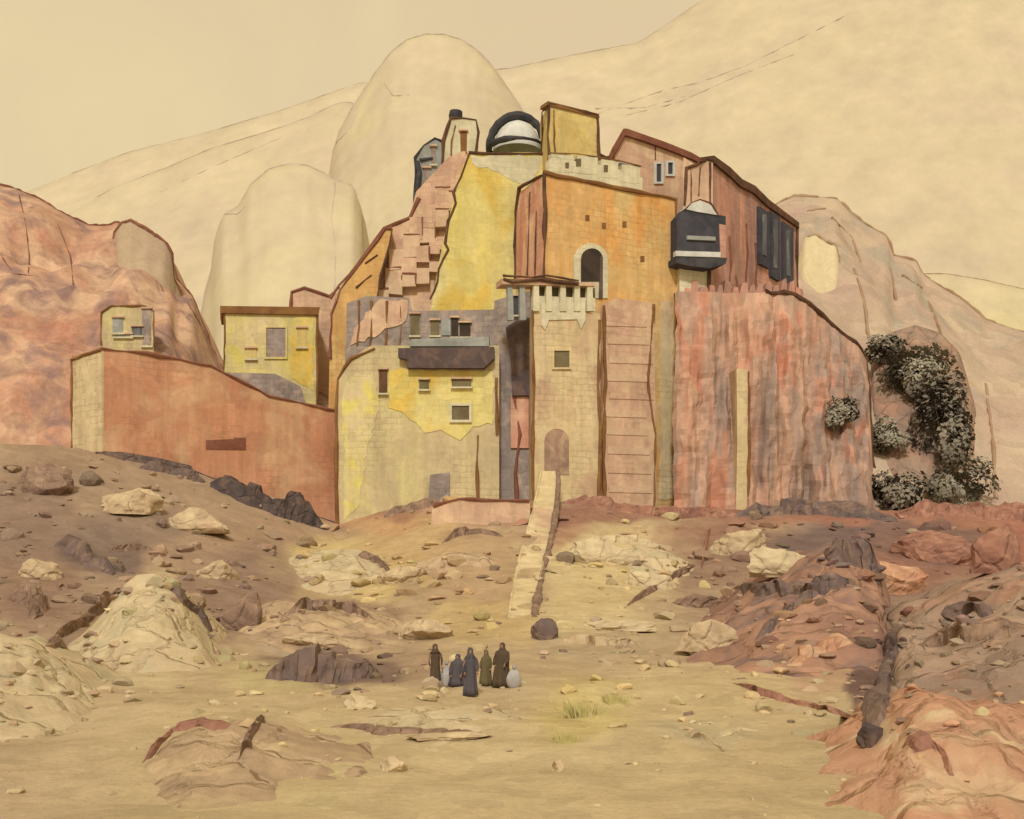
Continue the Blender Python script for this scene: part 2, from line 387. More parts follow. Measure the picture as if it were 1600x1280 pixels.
gm = MB(); gm.c = []
cols = [-1500, -1100, -800, -550, -400, -300, -220, -150, -100, -60, -30] + list(range(-8, 1617, 8)) + [1640, 1670, 1710, 1760, 1830, 1920, 2050, 2250, 2500, 2800, 3100]
rows = [('d', 4.0), ('d', 6), ('d', 9), ('d', 12), ('d', 14)]
y = 1300.0
while y > HZ + 3.3 * F / DK + 2:
    rows.append(('d', 3.45 * F / (y - HZ))); y -= 7
NT = 46
rows += [('t', i / NT) for i in range(1, NT + 1)]
rows += [('b', 3), ('b', 9), ('b', 20), ('b', 40), ('b', 120), ('b', 500), ('b', 2000), ('b', 6000)]
nC = len(cols)
for kind, val in rows:
    for px in cols:
        db = lerp_tab(DB, px)
        if kind == 'd': d = val
        elif kind == 't': d = DK + (db - DK) * val
        else: d = db + val
        if kind == 'b':
            zb = Z(lerp_tab(YB, px), db)
            z = zb if val <= 40 else zb * max(0, 1 - (val - 40) / 460)
            x = (px - 800) * min(d, db + 40) / F if val <= 40 else (px - 800) * d / F
            pv = Vector((x, d, z)); py = 700
        else:
            py = gy(px, d); pv = P(px, py, d)
            pv.z += bump_h(pv.x, pv.y) * min(1, d / 30)
        gm.v.append(pv)
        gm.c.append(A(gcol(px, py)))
for r in range(len(rows) - 1):
    for c in range(nC - 1):
        a = r * nC + c
        gm.f.append((a, a + 1, a + nC + 1, a + nC)); gm.m.append(0)
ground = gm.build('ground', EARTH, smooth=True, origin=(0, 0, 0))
tag(ground, 'rocky tan and brown slope of bare earth below the fort', 'ground', kind='structure')
SURF = [BVHTree.FromPolygons(gm.v, gm.f)]
def hit(px, py, trees=None):
    dr = Vector(((px - 800) / F, 1, (HZ - py) / F)).normalized()
    best = None
    for t in (trees or SURF):
        loc, n, i, dist = t.ray_cast(Vector((0, 0, 0)), dr)
        if loc is not None and (best is None or dist < best[1]): best = (loc, dist)
    return best[0].copy() if best else P(px, py, 90)
GND = [SURF[0]]

# ------------------------------------------------------------------ hills
def ridge(name, pts, d, zfoot, wf, wb, mat, ink, inkr, amp, label, cat='hill', p=0.85, step=6.0, gul=(), seed=0, nv=26, gr=None, kind='structure', inkspan=None):
    xs = []
    x = pts[0][0]
    while x < pts[-1][0]:
        xs.append(x); x += step
    xs.append(pts[-1][0])
    mb = MB(); off = Vector((seed * 7.3, seed * 3.1, seed * 1.7))
    fs = 1.0 / max(1.0, amp * 3.2)
    vs = [-1 + i / nv for i in range(nv)] + [i / 10 for i in range(0, 11)]
    crest = []
    for v in vs:
        for px in xs:
            py = lerp_tab(pts, px)
            c = P(px, py, d)
            if v <= 0:
                dd = d - wf * (-v)
                q = Vector(((px - 800) * dd / F, dd, 0))
                s = (1 - (-v)) ** p
            else:
                dd = d + wb * v
                q = Vector(((px - 800) * d / F, dd, 0))
                s = math.cos(v * math.pi / 2)
            q.z = zfoot + (c.z - zfoot) * s
            w = min(1, abs(v) * 5) if v <= 0 else min(1, v * 3)
            h = noise.fractal(q * fs + off, 1.0, 2.0, 4) * amp * w
            h2 = noise.noise(Vector((q.x * fs * 2.4, q.y * fs * .5, 0)) + off) * amp * .5 * w
            q.z += (h + h2) * min(1.0, 1.15 - abs(v))
            if v < 0:    # keep every point of the front below the crest line as a real slope does
                q.z = min(q.z, (c.z / d) * dd - 0.02 * amp)
            mb.v.append(q)
    n = len(xs)
    for r in range(len(vs) - 1):
        for c in range(n - 1):
            a = r * n + c
            mb.f.append((a, a + 1, a + n + 1, a + n)); mb.m.append(0)
    bvh = BVHTree.FromPolygons(list(mb.v), list(mb.f))
    if ink:
        k0, k1 = inkspan or (-9999, 9999)
        cp = [P(px, lerp_tab(pts, px), d) for px in xs if k0 <= px <= k1]
        mb.tube(cp, inkr, 1, wob=.3, step=inkr * 8)
        for g in gul:
            pp = []
            for (x0, y0), (x1, y1) in zip(g, g[1:]):
                m = max(2, int(math.hypot(x1 - x0, y1 - y0) / 8))
                for i in range(m):
                    pp.append((x0 + (x1 - x0) * i / m, y0 + (y1 - y0) * i / m))
            pp.append(g[-1])
            q = [hit(a, b, [bvh]) for a, b in pp]
            q = [a for a in q if d - wf - 1 < a.y < d + wb]
            if len(q) > 2: mb.tube(q, (gr or inkr * .7), 1, wob=.3, step=inkr * 8)
    o = mb.build(name, [mat, ink or mat], smooth=True)
    tag(o, label, cat, kind=kind)
    SURF.append(bvh)
    return bvh

ridge('mountain', [(-700, 520), (-200, 400), (60, 292), (110, 272), (200, 238), (330, 205), (440, 172), (560, 130), (700, 118), (800, 106), (900, 85), (1000, 66), (1080, 12), (1200, -70), (1500, -190), (2000, -260), (2600, -250)],
      1800, 0, 620, 800, FARHILL, PENCIL, 1.5, 5, 'great pale parchment mountainside whose ridge climbs to the upper right', 'mountain', seed=1, step=14,
      gul=[[(905, 190), (960, 168), (1040, 140), (1090, 130), (1160, 105), (1230, 70), (1330, 20)], [(190, 300), (300, 268), (380, 240), (470, 200)], [(980, 180), (1060, 160), (1150, 120), (1240, 85)], [(930, 40), (960, 50), (1010, 36)], [(930, 170), (1010, 168), (1070, 150)]], gr=1.1, inkspan=(100, 1100))
ridge('mountain', [(20, 420), (100, 338), (180, 292), (260, 262), (330, 232), (420, 205), (480, 184), (520, 164), (545, 158), (590, 190), (700, 230), (1000, 300)],
      1300, 0, 420, 500, FARHILL, PENCIL, 1.0, 4, 'long pale spur running up to the foot of the big rock dome', 'mountain', seed=2, step=12, inkspan=(150, 560), gul=[[(250, 300), (330, 262), (440, 215)]], gr=.8)
ridge('mountain', [(470, 620), (500, 460), (512, 320), (516, 250), (530, 205), (552, 165), (585, 115), (612, 80), (636, 62), (665, 53), (695, 54), (722, 62), (748, 80), (772, 106), (792, 135), (812, 165), (850, 230), (900, 400), (930, 620)],
      820, 0, 190, 220, FARDOME, PENCIL, .85, 2.2, 'tall pale rounded rock dome rising behind the fort', 'mountain', seed=3, step=5, p=.6,
      gul=[[(526, 285), (522, 350), (528, 420), (524, 460)], [(600, 130), (615, 150), (640, 148)], [(560, 170), (548, 200), (520, 230)]], gr=.55)
ridge('mountain', [(290, 640), (318, 465), (330, 420), (336, 370), (350, 335), (372, 322), (390, 290), (420, 264), (450, 256), (480, 258), (505, 270), (530, 282), (552, 290), (566, 330), (570, 460), (580, 640)],
      640, 0, 150, 180, FARDOME, PENCIL, .65, 1.5, 'lower pale rounded rock dome left of the fort', 'mountain', seed=4, step=5, p=.6,
      gul=[[(523, 285), (518, 340), (524, 400), (522, 455)], [(352, 335), (372, 334), (384, 322)]], gr=.45)
ridge('hill', [(1200, 560), (1300, 480), (1430, 428), (1480, 428), (1540, 438), (1600, 452), (1800, 490), (2300, 560)],
      420, 0, 110, 150, FAREAST, PENCIL2, .3, 3, 'low straw coloured hill in the distance at the far right', seed=5, inkspan=(1420, 1800))
ridge('hill', [(-600, 300), (-200, 262), (0, 289), (22, 294), (60, 310), (100, 334), (140, 352), (172, 352), (182, 346), (230, 372), (268, 400), (272, 432), (300, 462), (330, 540), (362, 605), (420, 690), (470, 760)],
      150, 1, 48, 40, HILLRED, INKR, .30, 3.4, 'red tan hill with a dark crest filling the left side', seed=6, p=.75, nv=44,
      gul=[[(30, 305), (40, 350), (46, 400), (44, 428)], [(0, 398), (22, 428), (60, 432)], [(90, 350), (110, 400), (115, 450)], [(240, 420), (255, 455)], [(275, 440), (320, 520), (350, 590)]], gr=.10)
ridge('rocky_knoll', [(160, 520), (172, 440), (174, 395), (180, 362), (190, 348), (204, 345), (228, 358), (258, 378), (270, 400), (272, 435), (290, 480), (310, 540)],
      144, 5, 14, 8, KNOB, INKR, .3, 1.0, 'grey tan rocky knoll at the right end of the red hill', seed=7, p=.5, step=4, gul=[[(176, 440), (182, 470)]], gr=.2, inkspan=(170, 300))
ridge('hill', [(1120, 470), (1180, 360), (1214, 318), (1240, 306), (1308, 310), (1330, 332), (1352, 350), (1388, 370), (1393, 398), (1432, 408), (1442, 428), (1470, 448), (1500, 466), (1540, 500), (1570, 510), (1620, 525), (1800, 560), (2300, 600)],
      160, 1, 58, 40, HILLR, PENCIL2, .34, 2.8, 'pink tan hill with a stepped crest filling the right side', seed=8, p=.72, nv=44,
      gul=[[(1335, 420), (1350, 470), (1358, 530)], [(1262, 330), (1290, 326)], [(1410, 430), (1440, 450)], [(1300, 340), (1330, 370), (1345, 410)], [(1390, 420), (1400, 470)], [(1450, 470), (1470, 520)], [(1540, 600), (1552, 700), (1556, 780)]], gr=.25)
ridge('rock_outcrop', [(1226, 520), (1240, 420), (1258, 372), (1274, 366), (1292, 378), (1308, 384), (1312, 420), (1322, 470), (1340, 560)],
      138, 8, 12, 8, HILLP, PENCIL2, .3, .8, 'pale cream rock outcrop just right of the brown house', seed=9, p=.5, step=4, inkspan=(1260, 1330))
ridge('hillock', [(270, 700), (300, 640), (340, 606), (400, 598), (500, 612), (560, 640), (600, 700)],
      121, 6, 16, 20, MOUND, None, 0, .7, 'brown earth rise carrying the yellow cottage', seed=10, step=5)


# rocky banks in the foreground (part of the terrain)
ridge('rocky_bank', [(1030, 1010), (1070, 990), (1100, 966), (1140, 940), (1180, 905), (1220, 884), (1262, 862), (1300, 846), (1340, 848), (1372, 872), (1390, 930), (1398, 990), (1402, 1060), (1410, 1110)], 60, -3.8, 24, 14, BANKR, None, 0, .75, 'red brown rocky bank on the right slope, left of the dark cleft', 'bank', seed=21, step=4, p=.9, nv=60)
ridge('rocky_bank', [(1362, 1150), (1374, 1080), (1388, 1020), (1404, 975), (1430, 946), (1470, 936), (1500, 914), (1540, 902), (1590, 884), (1660, 872), (1800, 868), (2000, 880)], 46, -3.8, 17, 12, BANKG, None, 0, .7, 'grey brown rocky bank at the right, behind the orange bank', 'bank', seed=22, step=4, p=.8, nv=60)
ridge('rocky_bank', [(1180, 1262), (1240, 1222), (1300, 1184), (1340, 1162), (1372, 1142), (1394, 1120), (1416, 1098), (1450, 1084), (1490, 1088), (1520, 1102), (1556, 1096), (1600, 1110), (1700, 1100), (1900, 1120)], 21.5, -3.9, 8.5, 5, BANKO, None, 0, .36, 'orange tan rocky bank at the lower right corner', 'bank', seed=23, step=4, p=.75, nv=60)
ridge('rocky_bank', [(50, 1056), (90, 1020), (130, 990), (164, 955), (192, 915), (214, 898), (240, 896), (268, 914), (290, 944), (316, 980), (344, 1020), (364, 1056)], 48, -3.6, 9, 8, BANKP, None, 0, .4, 'pale peaked bank on the left slope', 'bank', seed=24, step=4, p=.8, nv=44)
ridge('rocky_bank', [(400, 930), (420, 896), (450, 872), (500, 860), (560, 858), (600, 870), (620, 900), (640, 940)], 80, -1.5, 10, 6, BANKP, None, 0, .35, 'broad cream bank below the terrace house', 'bank', seed=25, step=4, p=.7, nv=30)

ridge('rocky_bank', [(-300, 1010), (-60, 1002), (0, 990), (50, 1004), (100, 1036), (150, 1074), (190, 1110)], 34, -3.9, 10, 7, BANKP, None, 0, .35, 'pale tan bank at the left edge below the brown slope', 'bank', seed=26, step=4, p=.8, nv=40)
ridge('rocky_bank', [(180, 1230), (214, 1202), (240, 1178), (270, 1152), (310, 1138), (360, 1136), (420, 1150), (480, 1166), (560, 1182), (620, 1200)], 22, -3.8, 7, 5, BANKT, None, 0, .22, 'low tan fold in the sand at the lower left', 'bank', seed=27, step=4, p=.8, nv=40)
ridge('rocky_bank', [(330, 1010), (370, 968), (420, 940), (500, 938), (570, 950), (640, 975), (690, 1010)], 58, -3.4, 10, 7, BANKT, None, 0, .35, 'brown tan bank between the peaked bank and the ramp', 'bank', seed=28, step=4, p=.8, nv=40)
ridge('rocky_bank', [(868, 920), (900, 884), (940, 862), (990, 852), (1040, 860), (1086, 884), (1120, 918)], 79, -2, 9, 6, BANKP, None, 0, .35, 'cream bank below the keep, right of the ramp', 'bank', seed=29, step=4, p=.8, nv=40)
ridge('rocky_bank', [(520, 1146), (580, 1120), (660, 1110), (740, 1112), (800, 1122), (860, 1146)], 27, -3.8, 6, 5, BANKP, None, 0, .2, 'low pale fold in the sand in front of the group of people', 'bank', seed=30, step=4, p=.8, nv=40)
ridge('rocky_bank', [(610, 920), (650, 880), (700, 862), (760, 866), (800, 890), (820, 925)], 76, -2, 8, 6, BANKT, None, 0, .35, 'tan bank left of the pale ramp', 'bank', seed=32, step=4, p=.8, nv=40)
ridge('rock_outcrop', [(1330, 830), (1346, 700), (1356, 600), (1366, 545), (1390, 520), (1430, 508), (1470, 520), (1500, 552), (1520, 620), (1540, 700), (1570, 780), (1600, 830)], 122, 2, 16, 14, BANKG, None, 0, 1.1, 'grey brown rocky outcrop carrying the shrubs right of the red cliff', 'outcrop', seed=31, step=4, p=.6, nv=44)

# ------------------------------------------------------------------ sky, sun, camera
SUN_EL, SUN_AZ = math.radians(40), math.radians(-5)   # sun behind the viewer, a little to the left
w = bpy.data.worlds.new('World'); S.world = w; w.use_nodes = True
nt = w.node_tree; L = nt.links.new
bg = nt.nodes['Background']
sky = nd(nt, 'ShaderNodeTexSky'); sky.sky_type = 'NISHITA'; sky.sun_disc = False
sky.sun_elevation = SUN_EL; sky.sun_rotation = math.radians(180) - SUN_AZ; sky.dust_density = 6; sky.air_density = 1.2
tc = nd(nt, 'ShaderNodeTexCoord')
n1 = nd(nt, 'ShaderNodeTexNoise'); n1.inputs['Scale'].default_value = 3.2; n1.inputs['Detail'].default_value = 8; n1.inputs['Roughness'].default_value = .6; n1.inputs['Distortion'].default_value = .7
L(tc.outputs['Generated'], n1.inputs['Vector'])
mr = nd(nt, 'ShaderNodeMapRange'); mr.inputs[1].default_value = .36; mr.inputs[2].default_value = .66
L(n1.outputs['Fac'], mr.inputs[0])
mx = nd(nt, 'ShaderNodeMix', data_type='RGBA')
SKY1, SKY2 = (235, 213, 165), (227, 203, 162)
mx.inputs[6].default_value = tuple(lin(c) for c in SKY1) + (1,)
mx.inputs[7].default_value = tuple(lin(c) for c in SKY2) + (1,)
L(mr.outputs[0], mx.inputs[0])
ms = nd(nt, 'ShaderNodeVectorMath', operation='SCALE'); ms.inputs['Scale'].default_value = 0.10
L(sky.outputs[0], ms.inputs[0])
m2 = nd(nt, 'ShaderNodeMix', data_type='RGBA'); m2.inputs[0].default_value = .95
L(ms.outputs[0], m2.inputs[6]); L(mx.outputs[2], m2.inputs[7])
L(m2.outputs[2], bg.inputs['Color']); bg.inputs['Strength'].default_value = 1.0

sl = bpy.data.lights.new('sun', 'SUN'); sl.energy = 2.2; sl.angle = math.radians(6); sl.color = (1, .95, .86)
so = bpy.data.objects.new('sun', sl); COL.objects.link(so)
sv = Vector((math.sin(SUN_AZ) * math.cos(SUN_EL), -math.cos(SUN_AZ) * math.cos(SUN_EL), math.sin(SUN_EL)))
so.rotation_euler = sv.to_track_quat('Z', 'Y').to_euler()
so.location = (-30, -30, 60)

cd = bpy.data.cameras.new('camera'); co = bpy.data.objects.new('camera', cd); COL.objects.link(co)
cd.sensor_fit = 'HORIZONTAL'; cd.sensor_width = 36; cd.lens = 36 * F / 1600
cd.shift_y = (HZ - 640) / 1600
cd.clip_end = 20000; cd.clip_start = .1
co.location = (0, 0, 0); co.rotation_euler = (math.pi / 2, 0, 0)
S.camera = co
S.view_settings.view_transform = 'Standard'; S.view_settings.look = 'None'
S.view_settings.exposure = 0; S.view_settings.gamma = 1


# ------------------------------------------------------------------ the fort
def base_of(a, b, px, py):
    return wp(a, b, px, py)

def rect(x0, y0, x1, y1): return [(x0, y0), (x1, y0), (x1, y1), (x0, y1)]

def window(parent, a, b, x0, y0, x1, y1, wall_off=0.0, frame=WHITE, pane=DARK, fw=3, label=None, name='window', mull=False):
    """frame ring standing proud of the wall, dark pane behind it"""
    m = MB()
    for r in (rect(x0 - fw, y0 - fw, x1 + fw, y0), rect(x0 - fw, y1, x1 + fw, y1 + fw), rect(x0 - fw, y0, x0, y1), rect(x1, y0, x1 + fw, y1)):
        panel(m, a, b, r, .35, wall_off + .16)
    if mull:
        c = (x0 + x1) / 2
        panel(m, a, b, rect(c - 1.3, y0, c + 1.3, y1), .2, wall_off + .10)
    f = m.build('window' if name is None else name, frame, parent, label=label)
    m = MB(); panel(m, a, b, rect(x0, y0, x1, y1), .2, wall_off + .04)
    m.build('pane', pane, f)
    return f

def opening(parent, a, b, pts, mat=DARK, wall_off=0.0, name='window', proud=.04):
    m = MB(); panel(m, a, b, pts, .3, wall_off + proud)
    o = m.build(name, mat, parent)
    xs = [p[0] for p in pts]; ys = [p[1] for p in pts]
    if name == 'window':
        m = MB(); panel(m, a, b, rect(min(xs) - 2, max(ys), max(xs) + 2, max(ys) + 2.5), .4, wall_off + proud + .22)
        m.build('sill', PALEWHITE, o)
        m = MB(); panel(m, a, b, rect(min(xs) - 2, min(ys) - 2.5, max(xs) + 2, min(ys)), .4, wall_off + proud + .20)
        m.build('lintel', PINKTAN, o)
    return o

rg = random.Random(21)
def jag(pts, a=3.0, step=9):
    out = []
    for (x0, y0), (x1, y1) in zip(pts, pts[1:] + pts[:1]):
        n = max(1, int(math.hypot(x1 - x0, y1 - y0) / step))
        for i in range(n):
            t = i / n; out.append((x0 + (x1 - x0) * t + rg.uniform(-a, a), y0 + (y1 - y0) * t + rg.uniform(-a, a)))
    return out

# --- orange keep
KA, KB_ = G(850, 95), G(1058, 101.4)
KL = G(806, 101)
kC = (KL[0] + KB_[0] - KA[0], KL[1] + KB_[1] - KA[1])
ktop = Z(270, 95)
keep = thing('orange_keep', (KA[0] + 3, 100, 5), 'tall orange plastered keep with an arched doorway high in its front', 'building')
m = MB()
m.foot_prism([KA, KB_, kC, KL], 2, ktop, 0)
fo = .06
line(m, KA, KB_, [(850, 270), (1057, 311)], .26, fo, 1)
line(m, KA, KB_, [(850, 270), (852, 330), (850, 440)], .24, fo, 2)
line(m, KA, KB_, [(1056, 311), (1057, 380), (1062, 470), (1056, 560), (1056, 640), (1058, 780)], .22, fo, 1)
m.build('wall', [ORANGE, INKO, INK], keep)
m = MB(); panel(m, KL, KA, [(807, 304), (849, 275), (849, 445), (806, 445)], .12, .09)
line(m, KL, KA, [(846, 274), (812, 294), (806, 330), (804, 440)], .2, .12)
line(m, KL, KA, [(828, 300), (826, 360), (824, 430)], .1, .12)
line(m, KL, KA, [(838, 330), (836, 430)], .1, .12)
m.build('side_pilaster', [PINK, INK], keep)
m = MB(); panel(m, KA, KB_, jag([(1030, 470), (1052, 470), (1052, 780), (1030, 780)], 2), .1, .05)
m.build('plaster_strip', CREAM, keep)
for x, y in ((918, 340), (976, 350), (944, 352), (1004, 404)):  # plain flecks of the wash, added as small flat panels
    m = MB(); panel(m, KA, KB_, rect(x - 3, y - 4, x + 3, y + 5), .1, .05)
    m.build('wash_mark', INKO, keep)
# arched door
def arch(x0, x1, y0, y1, n=10):
    c = (x0 + x1) / 2; r = (x1 - x0) / 2
    return [(x0, y1)] + [(c - r * math.cos(math.pi * i / n), y0 + r - r * math.sin(math.pi * i / n)) for i in range(n + 1)] + [(x1, y1)]
m = MB(); panel(m, KA, KB_, arch(897, 950, 380, 466), .3, .10)
dr = m.build('arched_door', PALEWHITE, keep)
m = MB(); panel(m, KA, KB_, arch(908, 942, 388, 440), .3, .14)
m.build('opening', DARK, dr)
m = MB(); panel(m, KA, KB_, [(938, 400), (942, 402), (942, 466), (936, 466)], .3, .17)
m.build('jamb', TIMBERSHADE, dr)
# crenellated parapet on the roof edge
PA = (KA[0] + .3, KA[1] + .5); PB = (KB_[0] + .1, KB_[1] + .5)
m = MB()
panel(m, PA, PB, [(858, 250), (900, 252), (960, 262), (1004, 278), (1004, 303), (858, 274)], .6)
for x0, x1, y in ((862, 896, 240), (902, 934, 243), (940, 966, 249), (972, 1000, 257)):
    panel(m, PA, PB, [(x0, y), (x1, y + 2), (x1, y + 30), (x0, y + 28)], .55, .02)
line(m, PA, PB, [(858, 239), (896, 240), (934, 245), (966, 251), (1002, 260)], .07, .05)
m.build('parapet', [PALEWHITE, INKO], keep)
for x0, y0, x1, y1 in ((901, 248, 908, 259), (944, 258, 950, 268), (884, 254, 889, 262)):
    opening(keep, PA, PB, rect(x0, y0, x1, y1), OLIVE, .05, 'loophole')

# --- square tower
TA, TB, TL = G(857, 99), G(936, 101.7), G(844, 103)
tC = (TL[0] + TB[0] - TA[0], TL[1] + TB[1] - TA[1])
tt = Z(161, 99)
tw = thing('square_tower', (TA[0] + 2, 102, 33), 'square ochre tower, the highest point of the fort, right of the grey dome', 'tower')
m = MB(); m.foot_prism([TA, TB, tC, TL], 31, tt)
line(m, TA, TB, [(858, 262), (856, 210), (858, 162), (880, 166), (934, 181), (936, 262)], .2, .06)
line(m, TL, TA, [(845, 246), (848, 200), (847, 176), (857, 162)], .15, .06)
line(m, TA, TB, [(866, 172), (866, 220), (868, 250)], .12, .06, 2)
m.build('wall', [OLIVEYEL, INK, INKO], tw)
m = MB(); panel(m, TA, TB, [(856, 158), (936, 178), (937, 184), (855, 164)], 1.2, .14)
m.build('coping', INKO, tw)

# --- yellow domed hall
YA, YB_ = G(672, 99.5), G(860, 102)
yh = thing('domed_hall', (-3, 104, 20), 'bright yellow hall with a battered left edge under the grey dome', 'building')
m = MB()
panel(m, YA, YB_, [(734, 238), (856, 238), (856, 560), (660, 560), (684, 420), (696, 360), (712, 300), (722, 262)], 11)
line(m, YA, YB_, [(732, 238), (770, 240), (856, 240)], .17, .05)
line(m, YA, YB_, [(733, 240), (720, 275), (708, 300), (712, 318), (700, 345), (696, 380), (700, 390), (686, 420), (684, 440), (672, 468)], .15, .05)
m.build('wall', [YELLOW, INK], yh)
m = MB(); panel(m, YA, YB_, jag([(738, 244), (848, 244), (844, 266), (824, 296), (800, 280), (770, 264), (740, 258)]), .1, .03)
m.build('plaster_band', PALEWHITE, yh)
dc = P(808, 238, 104.5); dR = 44 * 104.5 / F
m = MB()
nu, nv2 = 28, 10
for j in range(nv2 + 1):
    ph = math.pi / 2 * j / nv2
    for i in range(nu):
        th = 2 * math.pi * i / nu
        m.v.append(dc + Vector((dR * .86 * math.cos(ph) * math.cos(th), dR * .86 * math.cos(ph) * math.sin(th), dR * 1.08 * math.sin(ph))))
for j in range(nv2):
    for i in range(nu):
        a = j * nu + i; b = j * nu + (i + 1) % nu
        m.f.append((a, b, b + nu, a + nu)); m.m.append(0)
dome = m.build('dome', WHITE, yh, smooth=True)
m = MB()
dk = dc + Vector((0, -.5, 0))
m.tube([dk + Vector((dR * 1.0 * -math.cos(math.pi * i / 22), 0, dR * 1.22 * math.sin(math.pi * i / 22))) for i in range(23)], .46, 0, 8, .08, step=.5)
m.tube([dk + Vector((dR * 1.02 * math.cos(2 * math.pi * i / 28), dR * 1.02 * math.sin(2 * math.pi * i / 28), .1)) for i in range(29)], .30, 0, 8, .08, step=.6)
m.build('rib', INKG, dome)

# --- stepped stair block on the left flank
SA, SB = G(500, 104), G(745, 103)
st = thing('stepped_block', (-10, 106, 20), 'pink tan block with diagonal stepped parapets climbing the fort\'s left flank', 'building')
m = MB()
panel(m, SA, SB, [(530, 600), (524, 460), (560, 412), (600, 358), (640, 340), (650, 300), (700, 246), (724, 236), (738, 240), (716, 300), (694, 380), (676, 600)], 9)
line(m, SA, SB, [(516, 468), (530, 446), (560, 412), (580, 385), (600, 356), (640, 340), (654, 310)], .22, .05)
m.build('wall', [PINKTAN, INKR], st)
rs = random.Random(3)
for k, (pp, wd) in enumerate((([(640, 352), (668, 322), (690, 296), (716, 268), (728, 240)], 15), ([(608, 402), (640, 372), (672, 344), (700, 318), (718, 298)], 12),
                              ([(602, 430), (632, 408), (662, 386), (694, 364)], 11), ([(590, 462), (616, 440), (650, 424), (688, 406)], 11))):
    m = MB(); x = pp[0][0]; pr = 0
    while x < pp[-1][0]:
        w_ = rs.uniform(17, 30); y = lerp_tab(pp, x + w_ * .6) + rs.uniform(-2, 2); pr = rs.uniform(0, .12)
        xr = min(x + w_, pp[-1][0] + 2)
        h_ = wd + rs.uniform(0, 5) + abs(lerp_tab(pp, x) - lerp_tab(pp, xr)) * .8
        panel(m, SA, SB, [(x, y + rs.uniform(-1, 1)), (xr, y + rs.uniform(-1.5, 1)), (xr, y + h_), (x, y + h_ + rs.uniform(-2, 2))], .9, .66 + pr)
        if rs.random() < .4: line(m, SA, SB, [(x, y), (xr, y)], .09, .70 + pr)
        if rs.random() < .35: line(m, SA, SB, [(xr, y), (xr, y + h_ * .8)], .09, .70 + pr)
        x = xr
    m.build('stair_parapet', [PALEPINK if k % 2 else PINKTAN, INKR], st)
for x, y, h in ((718, 276, 14), (709, 330, 16), (690, 390, 18), (682, 436, 18)):
    m = MB(); panel(m, SA, SB, rect(x - 3, y, x + 3, y + h), .5, .76)
    m.build('stair_post', INK, st)
# golden wedge
OA, OB = G(512, 101), G(640, 102)
oc = thing('golden_buttress', (-14, 102, 20), 'golden ochre sloping buttress at the fort\'s upper left edge', 'buttress')
m = MB(); panel(m, OA, OB, [(513, 660), (516, 500), (530, 455), (560, 416), (588, 376), (602, 358), (614, 356), (606, 392), (594, 430), (586, 500), (582, 660)], 1.8)
line(m, OA, OB, [(515, 560), (518, 490), (532, 452), (560, 416), (588, 376), (602, 357), (613, 356)], .19, .05, 2)
line(m, OA, OB, [(613, 358), (606, 392), (594, 430), (588, 480)], .12, .05)
line(m, OA, OB, [(570, 412), (590, 398)], .1, .05); line(m, OA, OB, [(556, 450), (580, 430)], .1, .05)
m.build('wall', [OCHRE, INK, INKR], oc)

# --- turrets
UA, UB = G(690, 105), G(748, 106)
tu = thing('pale_turret', (-5, 106, 33), 'small pale turret with a dark knob on top, left of the grey dome', 'tower')
m = MB(); panel(m, UA, UB, [(690, 300), (692, 220), (700, 196), (704, 184), (746, 188), (748, 240), (748, 300)], 3)
line(m, UA, UB, [(691, 268), (693, 220), (700, 196), (704, 184), (722, 184), (744, 188), (747, 206), (744, 238)], .2, .05)
line(m, UA, UB, [(704, 260), (706, 220), (712, 196)], .12, .05, 2)
m.build('wall', [PALEWHITE, INK, INKO], tu)
opening(tu, UA, UB, [(719, 204), (730, 204), (729, 238), (720, 238)], INKO, 0, 'window')
m = MB(); c = wp(UA, UB, 712, 188, -1.2)
m.tube([c + Vector((0, 0, -.2)), c + Vector((0, 0, .45)), c + Vector((.02, 0, .8))], .62, 0, 10, .05)
m.build('finial', INKG, tu)
VA, VB = G(645, 106), G(692, 107)
gt = thing('grey_turret', (-8, 107, 31), 'small grey turret with a dark left side on the stair block', 'tower')
m = MB(); panel(m, VA, VB, [(646, 360), (648, 290), (650, 246), (662, 226), (680, 216), (694, 222), (694, 330)], 3)
line(m, VA, VB, [(646, 336), (648, 290), (649, 246), (662, 227), (680, 216), (694, 222)], .17, .05)
line(m, VA, VB, [(651, 252), (654, 270), (652, 300)], .34, .05)
line(m, VA, VB, [(656, 251), (676, 247)], .2, .05)
m.build('wall', [GREYSTONE, INKG], gt)
for x0, y0, x1, y1 in ((674, 228, 681, 256), (662, 262, 672, 296)):
    opening(gt, VA, VB, rect(x0, y0, x1, y1), MAUVE, 0, 'window')

# --- gabled house
HA, HB = G(956, 106), G(1078, 111.5)
gh = thing('gabled_house', (11, 110, 30), 'pink tan gabled house with white framed windows behind the parapet', 'house')
m = MB(); panel(m, HA, HB, [(957, 330), (957, 240), (975, 206), (1000, 213), (1040, 227), (1076, 240), (1098, 250), (1098, 340)], 6)
line(m, HA, HB, [(958, 300), (958, 244)], .14, .05)
line(m, HA, HB, [(1024, 250), (1024, 228)], .07, .05)
m.build('wall', [PINKTAN, INK], gh)
m = MB(); panel(m, HA, HB, [(950, 246), (956, 232), (974, 201), (980, 201), (1000, 208), (1040, 222), (1080, 238), (1101, 250), (1101, 257), (1078, 247), (1040, 232), (1000, 218), (977, 211), (962, 238), (956, 248)], 6.6, .35)
m.build('roof', INKR, gh)
window(gh, HA, HB, 1026, 256, 1034, 284, 0, WHITE, SLATED)
window(gh, HA, HB, 1044, 254, 1052, 272, 0, WHITE, SLATED)
window(gh, HA, HB, 976, 268, 990, 288, 0, GREYSTONE, MAUVE)
m = MB(); panel(m, HA, HB, [(970, 254), (998, 262), (998, 269), (970, 260)], .5, .55)
